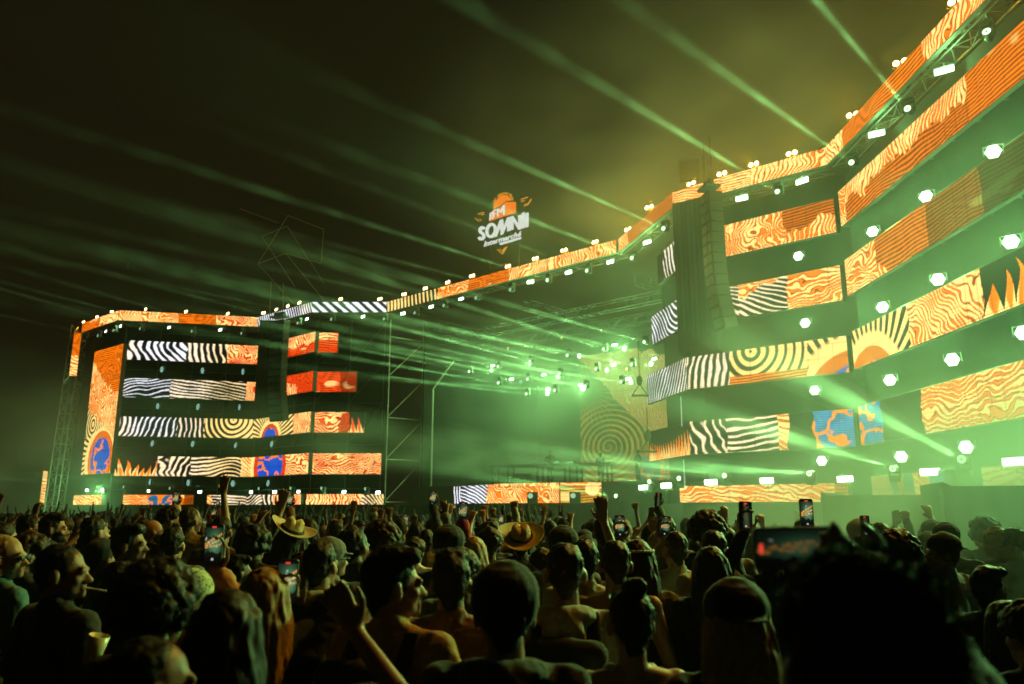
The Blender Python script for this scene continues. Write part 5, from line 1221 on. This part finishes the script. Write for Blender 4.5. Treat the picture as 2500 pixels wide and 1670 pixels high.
def make_phone(kind):
    r = empty('phone'); bm = bmesh.new(); bmesh.ops.create_cube(bm, size=1); bmesh.ops.scale(bm, vec=(.078, .010, .162), verts=bm.verts)
    es = [e for e in bm.edges if abs(e.verts[0].co.y - e.verts[1].co.y) > .005]; bmesh.ops.bevel(bm, geom=es, offset=.011, segments=4, affect='EDGES', profile=.5); me = bpy.data.meshes.new('case'); bm.to_mesh(me); bm.free()
    a = link('case', me, r, M_HOUSING)
    b = link('screen', phone_picture(kind), r, M_PHS)
    g = Geo(); g.box((0, -.0062, .068), (.009, .0004, .0035)); c_ = g.obj('record_mark', M_REC, b)
    g = Geo(); g.tube((0, -.0058, -.064), (0, -.0066, -.064), .006, n=12); d = g.obj('shutter_button', M_UI, b)
    g = Geo(); g.box((.02, .0062, .058), (.015, .0012, .015)); f = g.obj('camera_bump', M_DARK, r); freeze(r, [a, b, c_, d, f]); return r
PHONE = [make_phone(k) for k in range(3)]; ph_used = [False] * 3
def put_phone(loc, rot, label, kind, scale=1.0):
    o = PHONE[kind] if not ph_used[kind] else copy_tree(PHONE[kind]); ph_used[kind] = True
    o.location = loc; o.rotation_euler = rot; o.scale = (scale,) * 3; tag(o, label, 'phone', 'phones held up by the crowd'); return o
HEROES = []
def setp(root, x, y, d, rz, label, base_h=1.752, smin=.84, smax=1.12):
    p = at_y(x, y, d); s = min(smax, max(smin, p[2] / base_h)); root.location = (p[0], p[1], 0); root.scale = (s,) * 3; root.rotation_euler = (0, 0, math.radians(rz)); tag(root, label, 'person', 'festival crowd')
    HEROES.append((p[0], p[1], x, y, d)); return root, s
def to_local(root, s, P):
    v = (Vector(P) - Vector(root.location)); v.rotate(Matrix.Rotation(-root.rotation_euler.z, 3, 'Z').to_euler()); return np.array(v) / s
def hero(x, y, d, rz, label, cfg, voxel=.010, phone=None):
    """build a person whose head top is at that place; phone = (pixel x, y, distance, roll, kind, label, side)"""
    p = at_y(x, y, d); s = min(1.12, max(.84, p[2] / 1.752)); cs, sn_ = math.cos(math.radians(-rz)), math.sin(math.radians(-rz))
    if phone:
        P = at_y(*phone[:3]); v = (P - np.array([p[0], p[1], 0])) / s; loc = np.array([v[0] * cs - v[1] * sn_, v[0] * sn_ + v[1] * cs, v[2]])
        cfg = dict(cfg); side = phone[6]; cfg['R' if side > 0 else 'L'] = ik(side, loc + np.array([0, .03, -.115 if abs(phone[3]) < 45 else -.05]), (1, -.1, -1), (0, 0, 1), (0, -1, .05), .42)
    r = person(cfg, voxel); setp(r, x, y, d, rz, label)
    if phone: put_phone(tuple(P), (0, math.radians(phone[3]), 0), phone[5], phone[4], .98)
    return r
# --- people one can single out
hero(27, 1306, 4.5, -35, 'woman with slicked hair, sunglasses and a big hoop earring at the left edge', dict(fem=True, hair='slick', haircol='blond', shirt='teal', sleeve='long', yaw=-48, extras=['glasses', 'earring']))
hero(78, 1309, 5.0, -30, 'smiling bearded man with curly hair behind the woman with the hoop earring', dict(hair='curly', haircol='brown', shirt='black', yaw=-22, pitch=-8, beard=True, fuzz=500))
hero(139, 1256, 7.2, -40, 'bearded man with swept up hair looking right, behind the smoking man', dict(hair='quiff', haircol='brown', shirt='charcoal', yaw=-30, beard=True, fade=True))
hero(83, 1258, 7.4, 0, 'dark-haired man with thick brows in glasses looking right near the left edge', dict(hair='short', shirt='black', yaw=-60, extras=['glasses']))
smoker = hero(168, 1328, 3.55, -30, 'man in a black T-shirt smoking a cigarette and looking right', dict(hair='crop', haircol='black', shirt='black', yaw=-48, skin=1, fuzz=1500, fuzzlen=.006, fade=True), .008)
hero(239, 1262, 6.7, 0, 'man with thick dark hair seen from behind, between the smoker and the profile man', dict(hair='short', shirt='charcoal', yaw=-35, fuzz=300))
hero(325, 1284, 5.4, -20, 'short-haired man in sharp profile to the right, left of the hooded man', dict(hair='quiff', haircol='black', shirt='black', yaw=-62, skin=1, fuzz=500, fade=True))
hero(378, 1268, 8.0, -15, 'bald man looking right behind the man in sharp profile', dict(hair='bald', shirt='charcoal', yaw=-40, beard=True, skin=0))
hero(428, 1289, 5.9, 0, 'man in a grey hooded top seen from behind, left of the cowboy hat', dict(hair='short', shirt='grey', sleeve='long', hood=True, fuzz=400))
hero(421, 1243, 9.0, -10, 'curly dark-haired man looking right above the hooded man', dict(hair='curly', shirt='olive', yaw=-50, beard=True))
hero(471, 1236, 8.0, -5, 'man with one bent arm raised and short hair, right of the curly man', dict(hair='crop', haircol='brown', shirt='beige', yaw=-25, R='up'))
hero(545, 1262, 7.0, 0, 'dark-haired person with both hands cupped high, left of the cowboy hat', dict(hair='short', shirt='tan', R='wide', L='down', skin=0))
hero(310, 1372, 4.3, -25, 'dark long-haired woman half hidden behind the smoking man', dict(fem=True, hair='long', shirt='black', yaw=-30))
hero(398, 1402, 2.7, 0, 'woman with a mass of dark hair in the foreground, left of the patterned headscarf', dict(fem=True, hair='afro', haircol='black', shirt='black', sleeve='long', fuzz=2500, fuzzlen=.02))
hero(478, 1392, 3.15, -15, 'woman in a patterned green headscarf and orange top filming with her phone', dict(fem=True, hair='bald', shirt='orange', sleeve='long', extras=['headscarf'], yaw=-15, skin=1), .008, phone=(522, 1327, 3.35, 0, 0, 'large lit phone held up by the woman in the patterned headscarf', 1))
hero(395, 1551, 1.95, -20, 'foreground man with cropped dark hair and lit cheek at the bottom edge', dict(hair='crop', shirt='black', yaw=-40, skin=1, fuzz=1500, fuzzlen=.006), .009)
hero(696, 1272, 7.0, 15, 'person in a tilted straw cowboy hat left of the portal', dict(hair='long', haircol='brown', shirt='black', hat='straw', roll=.35, pitch=12, R='down'))
hero(1271, 1285, 7.0, 0, 'person in a wide straw hat in front of the deck screens', dict(hair='short', shirt='charcoal', hat='straw', pitch=28, sleeve='long'))
hero(655, 1388, 3.0, 0, 'blond woman filming with her phone left of the pale jacket', dict(fem=True, hair='long', haircol='blond', shirt='black', sleeve='long', fuzz=1500, fuzzlen=.02), .009, phone=(702, 1420, 3.0, 0, 1, 'lit phone held in front of the blond woman', 1))
hero(575, 1440, 2.15, -8, 'dark-haired woman whose bare forearm with a bracelet rises in the foreground', dict(fem=True, hair='long', shirt='black', skin=1, R=ik(1, (.26, .22, 1.62), (1, 0, -.4), (-.6, .3, .8), (0, -1, .2), .5), extras=['bracelet']), .008)
hero(743, 1349, 4.5, 0, 'woman with long dark hair between the blond woman and the pale jacket', dict(fem=True, hair='long', haircol='brown', shirt='black', fuzz=400))
hero(790, 1322, 4.2, -8, 'dark-haired man in a pale jacket seen from behind', dict(hair='short', shirt='beige', sleeve='long', yaw=-10, fuzz=600, hood=True))
hero(812, 1318, 5.1, -10, 'man in a grey cap and glasses looking right, behind the pale jacket', dict(hair='short', hat='cap', hatcol='grey', shirt='grey', yaw=-40, extras=['glasses']))
hero(872, 1290, 5.4, -5, 'man in black with a lit right ear, behind the moustached man', dict(hair='crop', shirt='black', yaw=-22, skin=1, sleeve='long', fade=True))
hero(937, 1286, 6.0, 0, 'person with a round mop of curly hair above the moustached man', dict(hair='afro', haircol='brown', shirt='charcoal', fuzz=600))
hero(968, 1342, 2.9, -25, 'moustached man in a mustard T-shirt with backpack straps looking right', dict(hair='quiff', haircol='black', shirt='mustard', yaw=-42, skin=0, stache=True, extras=['strap'], fuzz=2500, fuzzlen=.012, fade=True), .008)
hero(1104, 1349, 3.35, 0, 'dark-haired man in a tan T-shirt seen from behind', dict(hair='quiff', haircol='black', shirt='tan', skin=0, fuzz=1500))
hero(1233, 1385, 2.35, 0, 'dark figure in a black hooded top in the centre foreground', dict(hair='short', shirt='black', sleeve='long', hood=True, fuzz=1500, hat='beanie', hatcol='black'), .009)
hero(1379, 1324, 3.35, -5, 'crop-haired man in a beige hooded top with a backpack', dict(hair='crop', haircol='brown', shirt='beige', sleeve='long', hood=True, extras=['strap'], fuzz=1200, fuzzlen=.005, skin=0), .009)
hero(1500, 1318, 4.2, 0, 'bare-backed man with a shaved head in the centre right', dict(hair='crop', haircol='brown', shirt=None, skin=0, fade=True), .009)
hero(1552, 1319, 4.4, 0, 'long-haired woman in a white headband beside the bare-backed man', dict(fem=True, hair='long', haircol='brown', shirt='grey', sleeve='long', extras=['band'], fuzz=500))
hero(1535, 1437, 2.85, 5, 'woman in a white tank top with sunglasses pushed up on dark tied hair', dict(fem=True, hair='bun', haircol='black', shirt='white', sleeve='tank', skin=0, extras=['headglasses'], fuzz=1200), .009)
hero(1787, 1425, 2.45, 0, 'woman in a black cap with long blond hair in the foreground', dict(fem=True, hair='long', haircol='blond', hat='backcap', hatcol='black', shirt='black', sleeve='long', fuzz=3000, fuzzlen=.03, hairlen=1.3), .009)
hero(1730, 1336, 4.3, 0, 'woman with very long black hair behind the woman in the black cap', dict(fem=True, hair='long', haircol='black', shirt='black', sleeve='long', fuzz=500, hairlen=1.4))
hero(1742, 1294, 5.0, -8, 'short-haired man in a pale shirt right of the long black hair', dict(hair='crop', haircol='brown', shirt='beige', sleeve='short', R='front', yaw=-10))
hero(1644, 1297, 5.4, 10, 'man in a pale collar with one arm raised, left of the long black hair', dict(hair='crop', haircol='brown', shirt='beige', sleeve='short', L='wide'))
hero(1722, 1263, 6.2, 0, 'person with a round dark afro before the foot of the right wing', dict(hair='afro', haircol='black', shirt='black', fuzz=500))
hero(1472, 1262, 6.6, 0, 'dark-haired man filming beside a lit phone, above the bare-backed man', dict(hair='short', shirt='charcoal', sleeve='long'), phone=(1513, 1284, 6.1, 0, 1, 'lit upright phone above the bare-backed man', 1))
hero(1425, 1318, 4.6, 0, 'man in a pale T-shirt partly hidden behind the beige hooded top', dict(hair='short', haircol='black', shirt='beige', skin=1))
hero(1623, 1262, 6.9, 0, 'man with round hair holding his phone before his face', dict(hair='short', haircol='brown', shirt='grey'), phone=(1624, 1284, 6.5, 8, 0, 'small lit phone held before a round head', -1))
hero(1870, 1300, 5.0, 8, 'dark figure stretching one phone high, left of the big foreground head', dict(hair='short', shirt='black', sleeve='long', skin=1), phone=(1820, 1258, 4.7, 2, 2, 'dark phone held high against the hoarding', -1))
hero(1985, 1310, 5.2, 0, 'dark-haired person holding a square phone above the big phone', dict(hair='short', shirt='black', sleeve='long'), phone=(1969, 1252, 4.6, 0, 1, 'upright phone held above the large sideways phone', -1))
# the big out-of-focus man filming
bx, by, bd = 2072, 1352, .96
bp = at_y(bx, by, bd); bs = min(1.12, bp[2] / 1.752)
def bl_(px, py, d): return (at_y(px, py, d) - np.array([bp[0], bp[1], 0])) / bs
hero(bx, by, bd, 0, 'large out-of-focus man with fuzzy dark hair filming in the right foreground', dict(hair='short', haircol='black', shirt='black', sleeve='long', skin=1, fuzz=16000, fuzzlen=.015, lump=.002,
     R=ik(1, bl_(2128, 1368, 1.56), (1, 0, -.7), (-.85, 0, .52), (0, -1, 0), .35), L='down'), .0075)
put_phone(tuple(at_y(1945, 1338, 1.50)), (0, math.radians(-91), 0), 'large sideways phone held by the out-of-focus man', 2, 1.0)
capman = hero(2291, 1306, 5.6, 25, 'man in a backwards black cap and striped shirt looking left', dict(hair='short', hat='backcap', hatcol='black', shirt='grey', sleeve='long', yaw=58, skin=1))
hero(2425, 1294, 6.8, 10, 'curly-haired woman of the embracing pair in the green smoke', dict(fem=True, hair='curly', haircol='blond', shirt='grey', sleeve='long', L='front', yaw=20, fuzz=500))
hero(2465, 1297, 6.7, 30, 'man of the embracing pair in the green smoke', dict(hair='curly', haircol='brown', shirt='grey', sleeve='long', L='front', yaw=30, fuzz=500))
hero(2180, 1312, 5.0, 0, 'woman with long curly dark hair left of the man in the backwards cap', dict(fem=True, hair='afro', haircol='black', shirt='black', fuzz=1200, fuzzlen=.02))
hero(2143, 1277, 6.6, 0, 'man with short hair behind the long curly dark hair', dict(hair='short', shirt='black'))
hero(2092, 1272, 7.0, 0, 'person in a pale cap just above the big foreground head', dict(hair='short', hat='backcap', hatcol='beige', shirt='black'), phone=(2112, 1283, 6.5, 0, 2, 'dark upright phone right of the pale cap', 1))
hero(2441, 1467, 3.4, 0, 'person with dark hair and a flat dark headband at the lower right', dict(fem=True, hair='long', haircol='black', shirt='black', sleeve='long', fuzz=1500))
hero(2498, 1480, 3.0, 0, 'dark curly-haired person cut off by the right edge', dict(hair='curly', haircol='black', shirt='black', fuzz=1000))
# cigarette of the smoker
M_ = np.array(smoker.matrix_basis if False else Matrix.LocRotScale(smoker.location, smoker.rotation_euler, smoker.scale)) @ head_M(-48, 0)
p0 = (M_ @ np.array([.004, .098, .056, 1]))[:3]; p1 = (M_ @ np.array([.004, .180, .040, 1]))[:3]
g = Geo(); g.tube(p0 - p0, p1 - p0, .0042, n=8); o = g.obj('cigarette', CLOTH['white'], loc=tuple(p0)); tag(o, 'white cigarette in the mouth of the man in the black T-shirt', 'cigarette')
# faint worn print on the back of the smoker's T-shirt, laid on the cloth
from mathutils.bvhtree import BVHTree
_sh = [k for k in KIDS[smoker.name] if k.name.startswith('shirt')][0]
_bv = BVHTree.FromPolygons([v.co[:] for v in _sh.data.vertices], [p.vertices[:] for p in _sh.data.polygons]); g = Geo()
def printed(a, b, w_):
    a = np.array(a); b = np.array(b); L = np.linalg.norm(b - a); t = (b - a) / L; nn = np.array([-t[1], t[0]]) * w_ / 2; m = max(2, int(L / .012)); V = []
    for k in range(m + 1):
        for sg in (-1, 1):
            q = a + t * L * k / m + nn * sg; h = _bv.ray_cast(Vector((q[0], -1, q[1])), Vector((0, 1, 0)))[0]; V.append((q[0], (h.y if h else -.13) - .003, q[1]))
    g.add(V, [(2 * k, 2 * k + 2, 2 * k + 3, 2 * k + 1) for k in range(m)])
for a, b in [((-.135, 1.20), (-.115, 1.36)), ((-.115, 1.36), (-.085, 1.22)), ((-.125, 1.215), (-.085, 1.22)), ((-.07, 1.20), (-.055, 1.36)), ((-.055, 1.36), (.02, 1.35)), ((-.062, 1.285), (.0, 1.275)), ((-.07, 1.205), (.0, 1.195))]: printed(a, b, .016)
link('shirt_print', g.mesh('shirt_print'), _sh, surf('worn_print', (.05, .03, .027), .9, .1))
p = at_y(232, 1585, 3.35); cup = empty('plastic_cup', tuple(p), (0, math.radians(14), 0)); tag(cup, 'pale plastic drinking cup held low beside the smoking man', 'cup')
g = Geo(); n = 24; V = []
for r_, z in ((.030, -.055), (.041, .055), (.0395, .055), (.0285, -.052)): V += [(r_ * math.cos(2 * math.pi * k / n), r_ * math.sin(2 * math.pi * k / n), z) for k in range(n)]
g.add(V, [(j * n + k, j * n + (k + 1) % n, (j + 1) * n + (k + 1) % n, (j + 1) * n + k) for j in range(3) for k in range(n)] + [tuple(range(n - 1, -1, -1)), tuple(range(3 * n, 4 * n))])
g.obj('cup_wall', surf('cup_plastic', (.42, .38, .22), .3, .5), cup, smooth=True)
g = Geo(); g.tube((0, 0, -.05), (0, 0, .035), .028, .037, 20); g.obj('drink', surf('beer', (.35, .2, .03), .2, .5), cup)
# people on the stage
def stage_person(x, y, d, zfoot, rz, label, cfg):
    r = person(cfg, .016); p = at_y(x, y, d); r.location = (p[0], p[1], zfoot); r.rotation_euler = (0, 0, math.radians(rz)); tag(r, label, 'person', 'people on the stage'); s = (p[2] - zfoot) / 1.76; r.scale = (min(1.1, max(.9, s)),) * 3
stage_person(1343, 1100, 42.8, 3.2, 150, 'DJ standing bent over the long table on the stage', dict(hair='short', shirt='black', R='front', L='front', pitch=-15))
stage_person(1466, 1105, 42.5, 3.2, 160, 'second stage figure leaning over the right end of the DJ table', dict(hair='short', shirt='charcoal', R='front', L='front', pitch=-20))
stage_person(1556, 1098, 41.5, 3.2, 110, 'stage hand standing right of the DJ table', dict(hair='short', shirt='black', R='front', L='down'))

# --- everyone else: a few builds, copied
BU = [('short-haired people', dict(hair='short', haircol='black', R='down', L='down'), 'with arms down', None), ('curly-haired people', dict(hair='curly', haircol='brown', R='down', L='front'), 'with arms down', None),
      ('long-haired people', dict(fem=True, hair='long', haircol='black', R='down', L='down'), 'with arms down', None), ('fair long-haired people', dict(fem=True, hair='long', haircol='blond', R='front', L='down'), 'with arms down', None),
      ('capped people', dict(hair='short', hat='cap', hatcol='black', R='down', L='down', yaw=-25), 'with arms down', None), ('dark-haired people', dict(hair='quiff', haircol='black', R='down', L='down', yaw=-55, beard=True), 'looking right', None),
      ('short-haired people', dict(hair='crop', haircol='brown', R='up', L='down'), 'with one arm up', None), ('dark-haired people', dict(hair='short', haircol='black', R='wide', L='wide', spread=.22), 'with both arms up', None),
      ('long-haired people', dict(fem=True, hair='long', haircol='brown', R='fist', L='up'), 'with both arms up', None), ('short-haired people', dict(hair='short', haircol='black', R='fist', L='down'), 'with a raised fist', None),
      ('crop-haired people', dict(hair='crop', haircol='black', L='lean', R='down', yaw=20), 'with one arm leaning up', None), ('short-haired people', dict(hair='short', haircol='brown', R='phone', L='phone'), 'filming with a phone', (0, .37, 1.72)),
      ('long-haired people', dict(fem=True, hair='long', haircol='black', R='high', L='down'), 'holding a phone high', (.15, .12, 2.02)), ('curly-haired people', dict(hair='afro', haircol='black', L='point', R='down'), 'with one arm forward', None)]
TOPS = [('black', 5), ('charcoal', 3), ('grey', 1.2), ('beige', 1), ('white', .6), ('olive', .8), ('tan', .8), ('red', .25), ('navy', 1.2)]
PROT = []
for i, (hd, cfg, ps, ph) in enumerate(BU):
    cfg = dict(cfg); cfg['seed'] = i + 20; cfg.setdefault('skin', i % 2); cfg['sleeve'] = 'long' if i % 3 == 0 else 'short'; cfg['fuzz'] = 250
    r = person(cfg, .0135); PROT.append([r, False])
def recolor(root, top, skin):
    for ch in root.children if not hasattr(root, '_k') else []:
        pass
def copy_person(i, top, sk):
    r, used_ = PROT[i]
    if not used_: PROT[i][1] = True; ks = KIDS[r.name]; o = r
    else:
        o = r.copy(); COL.objects.link(o); ks = []
        for ch in KIDS[r.name]:
            c_ = ch.copy(); COL.objects.link(c_); c_.parent = o; ks.append(c_)
    for ch in ks:
        nm = ch.name.split('.')[0]
        if nm == 'shirt': ch.material_slots[0].link = 'OBJECT'; ch.material_slots[0].material = CLOTH[top]
        if nm == 'body': ch.material_slots[0].link = 'OBJECT'; ch.material_slots[0].material = SKIN[sk]
    return o
cand = []; pts = [(h[0], h[1]) for h in HEROES]; R2 = random.Random(11)
def free(x, y, r): return all((x - a) ** 2 + (y - b) ** 2 > r * r for a, b in pts)
def row(d0, d1, n, gap, armsup, xmax=2500):
    k = 0; tries = 0
    while k < n and tries < n * 60:
        tries += 1; d = math.sqrt(R2.uniform(d0 * d0, d1 * d1)); px = R2.uniform(-60, xmax); P = at_y(px, 1240, d); x = P[0]
        if not free(x, d, gap): continue
        hgt = R2.uniform(1.60, 1.84); tx, ty, _ = project((x, d, hgt)); hw = .13 * FPX / d
        if px > 1380 and d > 12.5 or px > 1985 and d > 8.3: continue
        bad = False
        for (hx, hy, X, Y, D) in HEROES:
            if d < D - .1 and abs(X - tx) < hw + .10 * FPX / D and ty < Y + .2 * FPX / D: bad = True; break
        if bad: continue
        if R2.random() < armsup: b = R2.choice([6, 7, 8, 9, 10, 11, 12, 13])
        else: b = R2.choice([0, 1, 2, 3, 4, 5])
        if d < 6.5 and b in (6, 7, 8, 9, 12): b = R2.choice([0, 1, 2, 4])
        pts.append((x, d)); cand.append((x, d, hgt, b, tx)); k += 1
row(4.4, 6.0, 14, .46, .12)
row(6.0, 9.5, 62, .46, .30)
row(9.5, 14, 92, .48, .42)
row(14, 24, 78, .5, .6, 1400)
cls = {}
for c_ in sorted(cand, key=lambda t: t[4]):
    x, d, hgt, b, tx = c_; top = R2.choices([t[0] for t in TOPS], [t[1] for t in TOPS])[0]; zone = 'near rows' if d < 7.5 else 'middle rows' if d < 12 else 'far rows'
    hd, cfg, ps, ph = BU[b]; o = copy_person(b, top, R2.choice([0, 0, 1, 1, 2])); s = hgt / 1.752
    rz = R2.uniform(-22, 18); o.location = (x, d, 0); o.scale = (s,) * 3; o.rotation_euler = (0, 0, math.radians(rz))
    key = (hd, ps, top, zone); k = cls.get(key, 0); cls[key] = k + 1
    tag(o, '%s from left of the %s in %s %s, %s' % (ordinal(k), hd, top, ps, zone), 'person', 'festival crowd')
    if ph is not None:
        q = Vector(ph) * s; q.rotate(Matrix.Rotation(math.radians(rz), 3, 'Z').to_euler()); kk = cls.get(('phone', zone), 0); cls[('phone', zone)] = kk + 1
        put_phone((x + q.x, d + q.y, q.z), (0, R2.uniform(-.15, .15), math.radians(rz)), '%s raised phone from the left in the %s of the crowd' % (ordinal(kk), zone), R2.randrange(3))
# far mass before the portal and left wing: nobody could count it
def lowperson(g, x, y, h, up):
    s = h / 1.75; v0 = g.n; q = Geo(); q.ell((0, 0, 1.64), (.085, .1, .115), nu=8, nv=6); q.cap((0, 0, 1.38), (0, 0, 1.5), .06, .05); q.ell((0, 0, 1.28), (.2, .12, .2), nu=8, nv=6); q.ell((0, 0, 1.0), (.17, .12, .25), nu=8, nv=6); q.ell((0, 0, .5), (.16, .12, .5), nu=8, nv=6)
    for sd in (-1, 1):
        if up and R2.random() < .6: a = R2.uniform(-.15, .3); q.cap((sd * .2, 0, 1.42), (sd * (.25 + a * .3), .05, 1.68), .045, .035); q.cap((sd * (.25 + a * .3), .05, 1.68), (sd * (.22 + a), .08, 1.93), .035, .025); q.cap((sd * (.22 + a), .08, 1.94), (sd * (.22 + a * 1.1), .08, 2.05), .03, .02)
        else: q.cap((sd * .2, 0, 1.42), (sd * .25, 0, 1.1), .05, .04)
    q.v = [a * s + np.array([x, y, 0]) for a in q.v]; g.merge(q)
g = Geo()
for k in range(260):
    d = math.sqrt(R2.uniform(24 ** 2, 42 ** 2)); px = R2.uniform(0, 1380); P = at_y(px, 1240, d)
    if d > 35 and px > 1000: continue
    lowperson(g, P[0], d, R2.uniform(1.6, 1.85), R2.random() < .5)
tag(g.obj('crowd', CLOTH['charcoal'], smooth=True), kind='stuff')
# ------------------------------------------------------------------ haze
g = Geo(); g.box((0, 60, 20), (120, 100, 21)); hz = g.obj('haze', vol('haze', HAZE_D, (.92, .95, .9))); tag(hz, kind='stuff')
